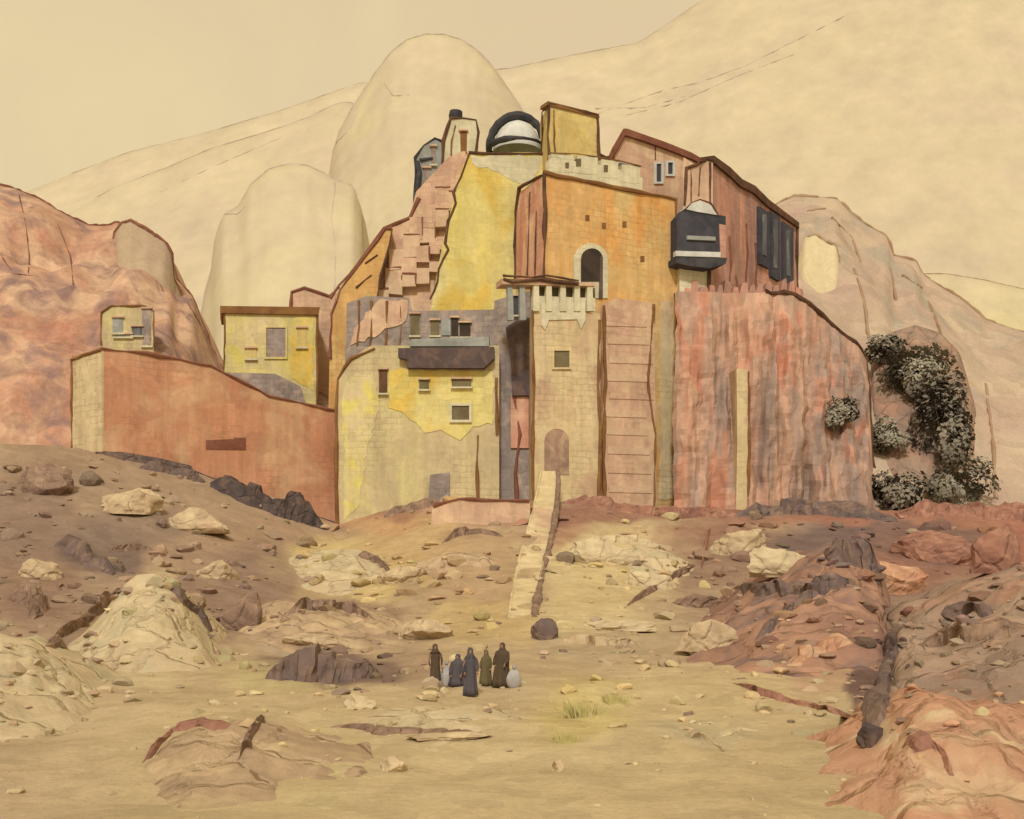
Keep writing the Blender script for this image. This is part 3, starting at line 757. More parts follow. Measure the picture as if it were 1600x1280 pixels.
m.build('awning', SLATE, gh)
m = MB(); panel(m, HA, HB, [(936, 300), (936, 246), (958, 244), (958, 300)], 5, -.6)
line(m, HA, HB, [(934, 241), (948, 246), (958, 243)], .17, -.5)
m.build('lean_to', [PINKTAN, INK], gh)

# --- brown long house with balcony
BA, BB = G(1098, 103), G(1247, 122)
bh = thing('brown_house', (20, 108, 22), 'long red brown house with a dark balcony and tall grey shutters', 'house')
m = MB()
panel(m, BA, BB, [(1096, 500), (1096, 247), (1116, 250), (1140, 268), (1160, 286), (1180, 296), (1200, 318), (1246, 352), (1246, 500)], 9)
line(m, BA, BB, [(1246, 356), (1245, 400), (1248, 462), (1262, 490)], .26, .1)
for x, y0, y1 in ((1140, 370, 455), (1166, 350, 440), (1180, 380, 460), (1150, 430, 466)):
    line(m, BA, BB, [(x, y0), (x + 2, (y0 + y1) / 2), (x - 1, y1)], .16, .04, 2)
m.build('wall', [REDBROWN, INK, INKR], bh)
m = MB(); panel(m, BA, BB, [(1094, 246), (1116, 243), (1142, 262), (1160, 280), (1180, 290), (1202, 312), (1249, 348), (1249, 356), (1200, 322), (1178, 301), (1158, 291), (1140, 274), (1116, 254), (1094, 252)], 9.4, .3)
m.build('roof', INK, bh)
CA, CB = G(1066, 101.8), G(1114, 103.2)
m = MB(); panel(m, CA, CB, [(1066, 490), (1068, 246), (1088, 258), (1102, 250), (1114, 250), (1114, 490)], 4)
line(m, CA, CB, [(1070, 320), (1072, 262), (1090, 258), (1104, 249), (1115, 250)], .2, .05)
line(m, CA, CB, [(1110, 254), (1110, 320)], .17, .05)
line(m, CA, CB, [(1080, 264), (1080, 318)], .07, .05); line(m, CA, CB, [(1094, 262), (1092, 306)], .07, .05)
m.build('stair_tower', [PINKTAN, INK], bh)
# balcony
DA, DB_ = G(1056, 99.8), G(1136, 101.4)
m = MB(); panel(m, DA, DB_, [(1058, 408), (1058, 340), (1070, 326), (1134, 338), (1134, 408)], 2.2)
bal = m.build('balcony', SLATED, bh)
m = MB(); panel(m, DA, DB_, [(1072, 327), (1080, 318), (1094, 314), (1110, 320), (1121, 336), (1090, 331)], 2.0, .12)
line(m, DA, DB_, [(1070, 328), (1080, 317), (1094, 312), (1111, 318), (1122, 336)], .1, .14)
m.build('canopy', [WHITE, INK], bal)
m = MB(); panel(m, DA, DB_, [(1074, 368), (1118, 370), (1118, 376), (1074, 374)], .4, .2)
m.build('shelf', GREYSTONE, bal)
m = MB(); panel(m, DA, DB_, [(1056, 392), (1126, 394), (1126, 402), (1056, 400)], .5, .3)
m.build('rail', WHITE, bal)
m = MB(); panel(m, DA, DB_, [(1056, 402), (1136, 403), (1134, 412), (1110, 419), (1080, 416), (1056, 411)], 2.4, .25)
m.build('floor', INKG, bal)
m = MB(); panel(m, DA, DB_, [(1124, 350), (1134, 352), (1134, 404), (1126, 404)], 2.2, .1)
m.build('side_post', REDBROWN, bal)
EA, EB = G(1060, 100.9), G(1114, 102.3)
m = MB(); panel(m, EA, EB, [(1062, 480), (1062, 412), (1108, 412), (1108, 480)], 1.2, 0)
line(m, EA, EB, [(1108, 414), (1108, 452)], .22, .05)
m.build('bay_wall', [PALEWHITE, INK], bh)
for x0, x1, y0, y1 in ((1187, 1203, 322, 420), (1206, 1219, 330, 440), (1224, 1240, 346, 452)):
    m = MB(); panel(m, BA, BB, [(x0, y0), (x1, y0 + (x1 - x0) * .72), (x1, y1), (x0, y1 - 8)], .4, .32)
    sh = m.build('shutter', SLATED, bh)
    m = MB(); c = (x0 + x1) / 2
    panel(m, BA, BB, [(c - 3, y0 + 12), (c + 3, y0 + 14), (c + 3, y1 - 20), (c - 3, y1 - 22)], .2, .38)
    m.build('slat', SLATE, sh)

# --- lower left terrace house
LA, LB = G(527, 95.8), G(832, 95.2)
th = thing('terrace_house', (-8, 97, 5), 'cream and yellow lower house with a long dark eave, left of the central tower', 'house')
m = MB(); panel(m, LA, LB, [(527, 840), (527, 592), (548, 560), (580, 540), (780, 540), (780, 820), (600, 830)], 8)
line(m, LA, LB, [(527, 820), (525, 700), (527, 592), (548, 560), (585, 545)], .2, .05)
line(m, LA, LB, [(747, 680), (745, 740), (748, 790)], .16, .05, 1)
line(m, LA, LB, [(776, 590), (777, 680)], .2, .05, 1)
m.build('wall', [GREYCREAM, INKO, INKR], th)
m = MB(); panel(m, LA, LB, jag([(608, 578), (770, 578), (771, 660), (738, 668), (720, 686), (690, 672), (664, 676), (636, 646), (608, 636)]), .14, .06)
m.build('plaster_panel', YELLOW, th)
m = MB(); panel(m, LA, LB, jag([(536, 604), (556, 584), (586, 584), (592, 640), (570, 720), (562, 790), (536, 812)]), .1, .04)
m.build('plaster_strip', PALEYEL, th)
L2A, L2B = G(540, 97.6), G(840, 97.2)
m = MB(); panel(m, L2A, L2B, [(538, 600), (542, 474), (572, 462), (640, 466), (644, 486), (770, 484), (800, 470), (802, 560), (780, 600)], 5)
for x in (560, 580, 604, 626):
    line(m, L2A, L2B, [(x, 470), (x + 1, 510), (x - 2, 540)], .16, .05)
m.build('upper_storey', [MAUVE, INKO], th)
m = MB(); panel(m, L2A, L2B, jag([(590, 468), (638, 470), (636, 500), (560, 536), (548, 538), (554, 512)]), .14, .10)
m.build('tan_plaster', PINKTAN, th)
for x0, y0, x1, y1 in ((641, 490, 655, 524), (673, 500, 686, 524), (705, 496, 716, 526), (718, 504, 735, 526), (592, 560, 606, 576)):
    opening(th, L2A, L2B, rect(x0, y0, x1, y1), OLIVE if x0 < 700 else DARK, .0, 'window', .09)
m = MB(); panel(m, L2A, L2B, rect(690, 500, 704, 524), .2, .12)
m.build('pier', GREYSTONE, th)
m = MB(); panel(m, LA, LB, [(642, 530), (764, 526), (764, 541), (640, 541)], 1.4, .4)
m.build('roof_terrace', GREYSTONE, th)
m = MB(); panel(m, LA, LB, [(622, 544), (772, 542), (772, 560), (756, 575), (636, 575), (636, 562), (622, 558)], 1.6, .8)
m.build('eave', TIMBERSHADE, th)
opening(th, LA, LB, rect(592, 577, 605, 614), INK, .02, 'window', .09)
window(th, LA, LB, 706, 634, 733, 656, .1, PALEWHITE, OLIVE, 4)
opening(th, LA, LB, rect(655, 593, 670, 608), OLIVE, .06, 'window', .09)
opening(th, LA, LB, rect(706, 592, 736, 604), OLIVE, .06, 'window', .09)
m = MB(); panel(m, LA, LB, [(672, 742), (702, 738), (702, 800), (668, 800)], .8, .3)
m.build('lean_to', MAUVE, th)
# recess between terrace house and tower
RA, RB = G(770, 97), G(850, 96.5)
rc = thing('recessed_wall', (0, 97, 5), 'mauve wall recessed between terrace house and central tower, its shade put in as a dark panel', 'wall')
m = MB(); panel(m, RA, RB, [(772, 830), (772, 470), (845, 450), (845, 830)], 2)
m.build('wall', MAUVE, rc)
m = MB(); panel(m, RA, RB, [(790, 512), (808, 500), (840, 494), (840, 618), (800, 618), (798, 560)], .6, .5)  # dark panel that paints the shade inside the recess
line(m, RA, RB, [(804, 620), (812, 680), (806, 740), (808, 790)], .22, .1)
m.build('recess_shade', [TIMBERSHADE, INKR], rc)
m = MB(); panel(m, RA, RB, rect(798, 620, 826, 700), .3, .2)
m.build('plaster_panel', PINK, rc)
opening(rc, RA, RB, rect(802, 462, 818, 492), INKG, 0, 'window', .1)

# --- central tower
MA_, MB2, ML = G(834, 92.4), G(938, 94.2), G(826, 97)
mC = (ML[0] + MB2[0] - MA_[0], ML[1] + MB2[1] - MA_[1])
ct = thing('central_tower', (3, 94, 4), 'narrow cream central tower with a railed balcony, above the pale ramp', 'tower')
m = MB(); m.foot_prism([MA_, MB2, mC, ML], 2, Z(482, 92.4))
line(m, MA_, MB2, [(834, 790), (832, 700), (834, 600), (832, 484)], .16, .05)
line(m, MA_, MB2, [(937, 500), (935, 600), (938, 700), (935, 790)], .18, .05)
m.build('wall', [CREAM, INKO], ct)
m = MB()
panel(m, MA_, MB2, [(846, 474), (914, 472), (915, 500), (908, 514), (902, 499), (858, 500), (852, 516), (846, 508)], .4, .1)
m.build('lime_band', PALEWHITE, ct)
window(ct, MA_, MB2, 866, 548, 890, 574, 0, CREAM, OLIVE, 3)
opening(ct, MA_, MB2, arch(851, 889, 670, 742), MOUND, 0, 'doorway', .05)
m = MB()
for x in (838, 858, 880, 902, 922):
    panel(m, MA_, MB2, [(x - 5, 486), (x - 4, 444), (x + 4, 444), (x + 5, 486)], .5, .2)
panel(m, MA_, MB2, [(832, 462), (930, 466), (930, 486), (832, 486)], .4, -.1)
m.build('balustrade', PALEWHITE, ct)
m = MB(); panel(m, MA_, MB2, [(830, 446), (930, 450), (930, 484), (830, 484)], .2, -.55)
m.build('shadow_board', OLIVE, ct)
m = MB(); 
q0 = wp(MA_, MB2, 784, 440, .3)
m.tube([wp(MA_, MB2, x, y, .35) for x, y in ((786, 436), (800, 441), (826, 438), (846, 436), (870, 441), (904, 444))], .26, 0, 8, .2)
m.tube([wp(MA_, MB2, x, y, .5) for x, y in ((786, 431), (830, 433), (852, 430), (904, 439))], .14, 0, 8, .2)
m.build('rail', INK, ct)
m = MB(); panel(m, MA_, MB2, [(784, 435), (930, 442), (930, 447), (784, 444)], 1.6, .3)
m.build('balcony_floor', PINKTAN, ct)
for x in (793, 812):
    m = MB(); panel(m, MA_, MB2, [(x, 446), (x + 8, 446), (x + 10, 500), (x + 1, 500)], .4, .05)
    m.build('bracket', GREYSTONE, ct)

# --- ribbed stair buttress against the keep
sb = thing('ribbed_buttress', (9, 97, 5), 'pinkish buttress with horizontal stone ribs between central tower and keep edge', 'buttress')
m = MB(); panel(m, KA, KB_, [(942, 800), (944, 476), (962, 466), (1022, 474), (1026, 800)], 1.2, .6)
line(m, KA, KB_, [(944, 478), (946, 600), (943, 700), (945, 795)], .2, .65)
line(m, KA, KB_, [(1022, 476), (1012, 600), (1024, 680), (1022, 795)], .14, .65)
m.build('wall', [PINKTAN, INKO], sb)
for i, y in enumerate((498, 526, 556, 584, 612, 640, 668, 698, 728, 758)):
    m = MB(); dx = R.uniform(-3, 3)
    panel(m, KA, KB_, [(950 + dx, y), (1016 + dx * 2, y + 3), (1016 + dx * 2, y + 13), (950 + dx, y + 11)], .5, .66)
    m.build('rib', PALEPINK if i % 4 else PINKTAN, sb)

# --- red cliff under the brown house
def cliff():
    sil = [(1040, 462), (1060, 456), (1150, 458), (1240, 458), (1262, 472), (1300, 508), (1340, 540), (1354, 562), (1360, 640), (1364, 720), (1372, 800), (1390, 850)]
    xs = [1054 + i * 5 for i in range(68)]
    mb = MB(); nv = 44
    for j in range(nv + 9):
        for px in xs:
            top = lerp_tab(sil, px)
            d0 = lerp_tab(DB, px) + .8
            d1 = d0 + 4.5 + 6 * max(0, (px - 1250) / 140)
            if j <= nv:
                t = j / nv
                d = d0 + (d1 - d0) * t ** 1.5
                zb = Z(845, d0); zt = Z(top, d1)
                z = zb + (zt - zb) * t
                x = (px - 800) / F * d
                q = Vector((x, d, z))
                n = noise.noise(Vector((x * .55, z * .07, 2.0))) * 1.9 + noise.noise(Vector((x * 1.3, z * .12, 5.0))) * 1.3 + noise.noise(q * 1.3) * .3
                w = min(1, (1 - t) * 6)
                q.y -= n * (.25 + .75 * w) * .8
                q.x += noise.noise(q * .7) * .25 * w
            else:
                k = (j - nv) / 8
                d = d1 + 24 * k
                q = Vector(((px - 800) / F * (d1 + 6 * k), d, Z(top, d1) + (1.5 * k if px < 1250 else -6 * k)))
            mb.v.append(q)
    n = len(xs)
    for r in range(nv + 8):
        for c in range(n - 1):
            a = r * n + c; mb.f.append((a, a + 1, a + n + 1, a + n)); mb.m.append(0)
    SURF.append(BVHTree.FromPolygons(list(mb.v), list(mb.f)))
    cp = [mb.v[nv * n + i] + Vector((0, -.1, .05)) for i in range(0, n, 2) if xs[i] > 1190]
    mb.tube(cp, .24, 1, wob=.4)
    o = mb.build('cliff', [CLIFF, INK], smooth=False)
    tag(o, 'steep red rock cliff under the brown house', 'cliff', kind='structure')
cliff()
pl = MB()
pq = [hit(1160, y) for y in range(578, 796, 12)]
dmin = min(p.y for p in pq) - .35
pts = [(1151, 576), (1168, 578), (1169, 690), (1167, 800), (1150, 800), (1152, 690)]
PLA, PLB = G(1140, dmin), G(1180, dmin + .2)
panel(pl, PLA, PLB, pts, 2.4)
line(pl, PLA, PLB, [(1170, 580), (1171, 690), (1169, 795)], .16, .03)
tag(pl.build('stone_pier', [CREAM, INKO]), 'thin pale upright pier set against the red cliff', 'pier')

# jagged parapet along the cliff top
jq = hit(1160, 470)
JA, JB = G(1058, 101.0), G(1250, 103.2)
m = MB(); top = [(1060, 500), (1060, 458)]
x = 1060; rj = random.Random(4)
while x < 1246:
    w_ = rj.uniform(7, 14); h = rj.uniform(436, 450)
    top += [(x + 1, h), (x + w_ - 2, h + rj.uniform(-4, 4)), (x + w_, 459 + rj.uniform(-3, 2))]
    x += w_ + rj.uniform(1, 5)
top += [(1252, 474), (1252, 505)]
panel(m, JA, JB, top, .9)
tag(m.build('parapet_wall', [REDBROWN]), 'low jagged red brown parapet along the top of the red cliff', 'wall')

# --- left: long terracotta wall house
WA, WB, WL = G(160, 87.2), G(526, 98.5), G(112, 90)
wd = (WL[0] - WA[0], WL[1] - WA[1])
lw = thing('terracotta_house', (-25, 92, 8), 'long low terracotta house with a cream end wall, stepping down to the fort', 'house')
m = MB()
fr = [wp(WA, WB, x, y) for x, y in ((160, 740), (160, 545), (230, 552), (330, 572), (420, 618), (526, 642), (526, 850), (400, 800))]
m.poly_prism(fr, [p + Vector((wd[0], wd[1], 0)) for p in fr])
line(m, WA, WB, [(160, 545), (230, 552), (330, 572), (420, 618), (526, 642)], .17, .05, 1)
line(m, WA, WB, [(160, 712), (225, 716), (280, 732), (330, 752), (400, 774), (450, 790), (520, 820)], .34, .05, 2)  # second, charcoal line paints the shadow along the wall's foot
m.build('side_wall', [TERRA, INKR, INKG], lw)
m = MB(); panel(m, WL, WA, [(111, 740), (111, 562), (159, 545), (159, 760)], .3, .07)
line(m, WL, WA, [(112, 700), (112, 562), (158, 546)], .16, .1)
m.build('end_wall', [CREAM, INKO], lw)  # cream colours the lit end, terracotta the shaded side
m = MB(); panel(m, WA, WB, [(322, 688), (366, 686), (366, 684), (384, 684), (384, 703), (322, 702)], .4, .06)
m.build('window', INKR, lw)
m = MB(); panel(m, WA, WB, [(150, 706), (190, 706), (250, 716), (300, 728), (300, 742), (240, 732), (150, 716)], .8, .35)
m.build('plinth', R_DARK, lw)

# --- yellow cottage
QA, QB = G(348, 113.5), G(500, 115.5)
yc = thing('yellow_cottage', (-27, 114, 17), 'small flat roofed yellow cottage with one grey window on a brown rise', 'house')
m = MB(); panel(m, QA, QB, [(350, 640), (350, 488), (494, 492), (494, 640)], 5)
line(m, QA, QB, [(346, 486), (420, 486), (496, 490)], .2, .06); line(m, QA, QB, [(351, 490), (350, 590)], .13, .05); line(m, QA, QB, [(495, 492), (496, 625)], .2, .05)
m.build('wall', [PALEYEL, INKO], yc)
m = MB(); panel(m, QA, QB, jag([(457, 496), (490, 496), (490, 612), (470, 600), (454, 590)]), .1, .04)
m.build('plaster_panel', YELLOW, yc)
m = MB(); panel(m, QA, QB, [(344, 478), (500, 480), (498, 492), (346, 489)], 5.6, .3)
m.build('roof', INKO, yc)
window(yc, QA, QB, 416, 512, 446, 558, 0, PALEYEL, MAUVE, 3)
opening(yc, QA, QB, rect(464, 512, 479, 542), OLIVEYEL, 0, 'window', .08)
opening(yc, QA, QB, rect(384, 544, 400, 560), OLIVEYEL, 0, 'window', .08)
m = MB(); panel(m, QA, QB, [(352, 640), (352, 582), (430, 584), (470, 604), (480, 640)], .6, .5)  # mauve panel across the cottage's lower front
m.build('base_panel', MAUVE, yc)
lpA, lpB = G(450, 121), G(540, 121)
m = MB(); panel(m, lpA, lpB, [(452, 500), (456, 456), (476, 450), (516, 462), (546, 450), (546, 680), (452, 680)], 2)
line(m, lpA, lpB, [(453, 490), (456, 456), (476, 450), (516, 463), (530, 448)], .2, .05)
tag(m.build('courtyard_wall', [PINKTAN, INKR]), 'low tan courtyard wall between the yellow cottage and the fort', 'wall')

# --- grey hut
hb = hit(200, 540)
NA, NB = G(150, hb.y - 2.5), G(245, hb.y - 1.5)
gh2 = thing('grey_hut', (hb.x, hb.y, hb.z - 1), 'small pale grey hut on the red hill above the terracotta house', 'hut')
m = MB(); panel(m, NA, NB, [(160, 560), (158, 488), (174, 478), (226, 478), (240, 486), (240, 560)], 4)
line(m, NA, NB, [(158, 540), (158, 488), (174, 478), (226, 478), (240, 486), (240, 540)], .13, .05)
m.build('wall', [GREYCREAM, INKO], gh2)
for r_, mt in ((rect(176, 496, 192, 520), GREYSTONE), (rect(222, 482, 236, 540), MAUVE), (rect(206, 510, 222, 524), SLATE), (rect(178, 522, 206, 526), GREYSTONE)):
    opening(gh2, NA, NB, r_, mt, 0, 'window', .06)

# ------------------------------------------------------------------ foreground
def ghit(px, py):
    return hit(px, py)

def rockify(verts, rnd, planes=16, lo=.62, hi=.95):
    ns = []
    for _ in range(planes):
        n = Vector((rnd.gauss(0, 1), rnd.gauss(0, 1), rnd.gauss(0, .8))).normalized()
        ns.append((n, rnd.uniform(lo, hi)))
    out = []
    for v in verts:
        v = v.copy()
        for n, o in ns:
            k = v.dot(n)
            if k > o: v -= n * (k - o)
        out.append(v)
    return out

def ico(sub):
    import bmesh
    bm = bmesh.new(); bmesh.ops.create_icosphere(bm, subdivisions=sub, radius=1)
    vs = [v.co.copy() for v in bm.verts]; fs = [tuple(v.index for v in f.verts) for f in bm.faces]
    bm.free(); return vs, fs
ICO4, ICO3, ICO2 = ico(5), ico(4), ico(2)

def boulder(px, py, wpx, hpx, mat, label, seed=0, name='boulder', group=None, ink=None, depth=.8, lean=0):
    """boulder whose foot stands on the ground at photo point (px, py)"""
    rnd = random.Random(seed * 31 + 5)
    b = ghit(px, py); d = b.y
    rx = wpx * d / F / 2; rz = hpx * d / F; ry = rx * depth
    base = ICO4 if wpx > 120 else ICO3
    vs = rockify(base[0], rnd, 26, .5, .9)
    mb = MB(); off = Vector((seed * 3.7, seed, 1))
    for v in vs:
        n = 1 + .12 * noise.noise(v * 1.7 + off) + .05 * noise.noise(v * 4.3 + off) + .045 * noise.hetero_terrain(v * 5 + off, .8, 2.1, 4, .6)
        v = v * n
        z = v.z if v.z > -.35 else -.35
        q = Vector((v.x * rx / .80 + lean * v.z * rx, v.y * ry, (z + .3) / 1.18 * rz))
        mb.v.append(b + Vector((0, ry * .6, -.05 * rz)) + q)
    mb.f = list(base[1]); mb.m = [0] * len(mb.f)
    o = mb.build(name, [mat], smooth=False)
    tag(o, label, 'rock', group)
    return o

def ledge(pts, mat, label, hpx=14, dep=1.0, seed=0, name='rock_ledge', ink=None, rough=.45):
    """long low outcrop following photo points along the ground"""
    rnd = random.Random(seed * 17 + 3)
    fine = []
    for (x0, y0), (x1, y1) in zip(pts, pts[1:]):
        n = max(2, int(math.hypot(x1 - x0, y1 - y0) / 5))
        for i in range(n): fine.append((x0 + (x1 - x0) * i / n, y0 + (y1 - y0) * i / n))
    fine.append(pts[-1])
    prof = [(-.95, -.6), (-.72, .2), (-.6, .55), (-.5, .9), (-.15, 1.0), (.3, .95), (.7, .6), (1.0, -.5)]
    mb = MB(); N = len(fine)
    seg = 0; hk = 1; hn = 1; dk_ = 0; tilt = 0
    for i, (x, y) in enumerate(fine):
        if seg <= 0:
            seg = rnd.randint(3, 8); hk = rnd.uniform(.62, 1.15); dk_ = rnd.uniform(-.3, .3); tilt = rnd.uniform(-.05, .05)
        seg -= 1; hk += tilt
        b = ghit(x, y); d = b.y
        t = i / (N - 1); env = min(1, 5 * t + .2, 5 * (1 - t) + .2)
        v = Vector((b.x * 1.1, b.y * 1.1, seed * 2.3))
        h = hpx * d / F * env * max(.3, hk + .25 * noise.noise(v * .6))
        D = dep * (.6 + .4 * env) * (1 + .4 * noise.noise(v * .8 + Vector((4, 4, 4))))
        for k, (a, c) in enumerate(prof):
            q = noise.noise(v * 1.4 + Vector((k * 3.1, 0, 0)))
            mb.v.append(b + Vector((.1 * h * rnd.uniform(-1, 1), D * (a + dk_ * .5) + .25 * D + .16 * D * q, h * c * (1 + .16 * q) - .05)))
    K = len(prof)
    for i in range(N - 1):
        for k in range(K - 1):
            a = i * K + k; mb.f.append((a, a + 1, a + K + 1, a + K)); mb.m.append(0)
    mb.f.append(tuple(range(K))); mb.m.append(0)
    mb.f.append(tuple((N - 1) * K + k for k in reversed(range(K)))); mb.m.append(0)
    o = mb.build(name, [mat], smooth=False)
    tag(o, label, 'rock')
    return o

# footing ledges along the foot of the fort
ledge([(880, 786), (940, 790), (1000, 800), (1060, 806), (1150, 806)], R_RED, 'red brown rock shelf at the foot of the central tower and keep', 16, 1.0, 1)
ledge([(1150, 806), (1240, 800), (1340, 806), (1400, 812)], R_DARK, 'dark rock shelf at the foot of the red cliff', 22, 1.2, 2)
ledge([(1400, 806), (1480, 802), (1600, 810), (1700, 812)], R_RED, 'red rock shelf under the bushes at the far right', 26, 1.4, 3)
ledge([(600, 808), (640, 796), (690, 786)], R_BROWN, 'brown rock shelf under the terrace house', 16, .8, 4)
ledge([(330, 760), (390, 786), (440, 806), (508, 826)], R_SHADE, 'blackish rock shelf along the foot of the terracotta house', 36, 1.0, 5)  # black shelf paints in the shadow line under the wall
ledge([(220, 730), (270, 740), (320, 754)], R_DARK, 'short dark rock shelf below the terracotta house plinth', 14, .8, 6)
# left slope
ledge([(90, 850), (120, 868), (150, 884), (178, 898)], R_DARK, 'dark slanting rock rib high on the left slope', 26, 1.2, 7)
ledge([(170, 862), (210, 858), (240, 860)], R_BROWN, 'thin brown rock rib beside the dark rib on the left slope', 10, .7, 8)
ledge([(72, 1010), (110, 990), (150, 962), (186, 922)], R_BROWN, 'brown rock rib rising along the left side of the pale peaked bank', 22, .8, 9)
ledge([(268, 920), (290, 948), (312, 962), (330, 988)], R_DARK, 'dark rock rib falling along the right side of the pale peaked bank', 18, .8, 10)
ledge([(20, 930), (50, 940), (60, 965)], R_BROWN, 'brown rock knuckle at the left edge of the slope', 30, 1.2, 11)
boulder(60, 905, 70, 40, R_TAN, 'tan boulder under the dark slanting rib at the far left', 4)
boulder(336, 905, 60, 34, R_TAN, 'small tan boulder midway down the left slope', 5)
boulder(290, 830, 120, 36, R_TAN, 'broad low tan boulder below the terracotta house', 6)
boulder(190, 800, 130, 44, R_TAN, 'broad tan boulder left of the dark rib below the cream end wall', 26)
boulder(60, 770, 110, 50, R_BROWN, 'brown boulder at the top left of the slope', 27)
boulder(375, 985, 70, 60, R_BROWN, 'square brown boulder right of the falling dark rib', 29)
# middle
ledge([(448, 958), (490, 950), (530, 952), (575, 960)], R_BROWN, 'long brown rock band below the lit cream patch', 16, .8, 12)
ledge([(418, 1058), (460, 1060), (520, 1064), (590, 1056)], R_DARK, 'wide dark rock band left of the group of people', 40, 1.0, 13)
ledge([(512, 1134), (560, 1138), (620, 1142), (700, 1146), (770, 1146)], R_BROWN, 'thin brown rock band in front of the group of people', 9, .5, 14)
ledge([(224, 1192), (250, 1160), (270, 1140), (320, 1132), (360, 1140)], R_RED, 'red brown hooked rock band at the lower left', 13, .5, 15)
ledge([(376, 1180), (392, 1150), (410, 1120)], R_BROWN, 'short brown upright rock rib right of the hooked band', 20, .6, 16)
boulder(620, 912, 80, 34, R_TAN, 'tan boulder right of the broad cream bank', 8)
boulder(500, 1012, 120, 24, R_TAN, 'flat tan boulder above the wide dark rock band', 30)
boulder(660, 1000, 110, 30, R_TAN, 'flat tan boulder behind the group of people', 31)
boulder(560, 1108, 60, 26, R_PALE, 'small pale boulder right of the wide dark rock band', 32)
boulder(856, 1000, 46, 38, R_DARK, 'small dark boulder at the foot of the pale ramp', 14)
ledge([(880, 1000), (920, 1006), (960, 1008), (1000, 1006)], R_TAN, 'flat grey tan ledge right of the small dark boulder', 12, .6, 17)
boulder(960, 985, 120, 20, R_PALE, 'long flat pale slab right of the ramp foot', 11, name='rock_slab')
boulder(940, 880, 120, 36, R_PALE, 'cream boulder at the ramp\'s right side under the central tower', 12, depth=.5)
boulder(1020, 920, 90, 34, R_PALE, 'cream boulder left of the dark diagonal rib', 33, depth=.5)
ledge([(980, 946), (1020, 924), (1060, 902), (1086, 884)], R_BROWN, 'dark diagonal rock rib right of the ramp', 12, .5, 18)
# right slope
boulder(1225, 898, 150, 46, R_PALE, 'large cream slab with a flat top on the right slope', 13, depth=.5)
boulder(1165, 870, 90, 46, R_TAN, 'tan boulder leaning on the large cream slab', 34)
ledge([(1150, 920), (1200, 926), (1260, 926), (1330, 910)], R_DARK, 'dark mauve rock band under the large cream slab', 22, 1.0, 19)
boulder(1480, 880, 130, 60, R_RED, 'red brown boulder high on the right slope', 14)
boulder(1570, 890, 100, 70, R_RED, 'red boulder at the right edge below the rock shelf', 35)
boulder(1400, 930, 130, 50, R_ORANGE, 'pinkish boulder under the dark mauve rock mass', 15)
ledge([(1399, 985), (1392, 1040), (1380, 1096), (1366, 1150)], R_DARK, 'rock rib darkened for the shadow in the cleft between the red and grey banks', 24, .9, 36)  # dark rib stands in for the shadow in the cleft
boulder(1362, 1164, 46, 40, R_SHADE, 'small rock at the lower end of the cleft rib, blackened with its shadow', 38)
ledge([(1140, 1066), (1190, 1084), (1240, 1100), (1300, 1112), (1346, 1124)], R_RED, 'red brown rock rim along the foot of the red brown bank', 12, .6, 21)
ledge([(1180, 1000), (1210, 975), (1240, 948), (1280, 925)], R_DARK, 'dark rib slanting up the red brown bank', 14, .6, 23)
ledge([(1230, 1040), (1270, 1020), (1330, 1004)], R_ORANGE, 'pinkish ledge across the middle of the red brown bank', 18, .8, 24)
ledge([(1290, 872), (1340, 880), (1376, 900)], R_DARK, 'dark mauve rock mass at the top of the red brown bank', 34, 1.4, 20)
ledge([(1440, 1010), (1490, 1000), (1550, 985), (1600, 980)], R_BROWN, 'brown ledge across the grey brown bank', 18, .8, 25)
ledge([(1470, 960), (1510, 955), (1550, 958)], R_DARK, 'dark ledge near the top of the grey brown bank', 16, .8, 26)
ledge([(1420, 1170), (1450, 1160), (1476, 1180), (1480, 1210)], R_RED, 'rust red ledge on the orange tan bank', 16, .5, 27)

boulder(1110, 1015, 90, 40, R_TAN, 'tan boulder at the left foot of the right slope', 22)
boulder(1090, 950, 70, 26, R_BROWN, 'small brown boulder right of the diagonal rib', 37)
ledge([(1060, 1138), (1090, 1146), (1120, 1166), (1140, 1180)], R_TAN, 'short grey tan ledge in the pale sand', 10, .4, 22)
boulder(612, 1206, 50, 20, R_TAN, 'small grey tan boulder in the pale sand below the brown band', 23)
boulder(874, 1206, 24, 20, R_TAN, 'little olive tan boulder in the middle of the pale sand', 24)
boulder(700, 1158, 130, 10, R_TAN, 'flat tan slab in the sand below the thin brown band', 25, name='rock_slab')

ledge([(560, 868), (590, 880), (612, 896)], R_BROWN, 'short brown ledge at the right end of the broad cream bank', 12, .6, 28)
ledge([(690, 850), (716, 836), (750, 832), (786, 838)], R_BROWN, 'brown ledge under the pink retaining wall', 10, .6, 29)
ledge([(900, 852), (960, 846), (1030, 852)], R_PALE, 'cream ledge below the keep, right of the ramp', 12, .8, 31)
ledge([(1096, 888), (1104, 850), (1110, 826)], R_RED, 'red brown rib running up to the foot of the cliff', 12, .6, 32)
ledge([(1120, 1150), (1160, 1140), (1200, 1144)], R_PALE, 'low pale ledge in front of the red brown bank', 8, .5, 34)
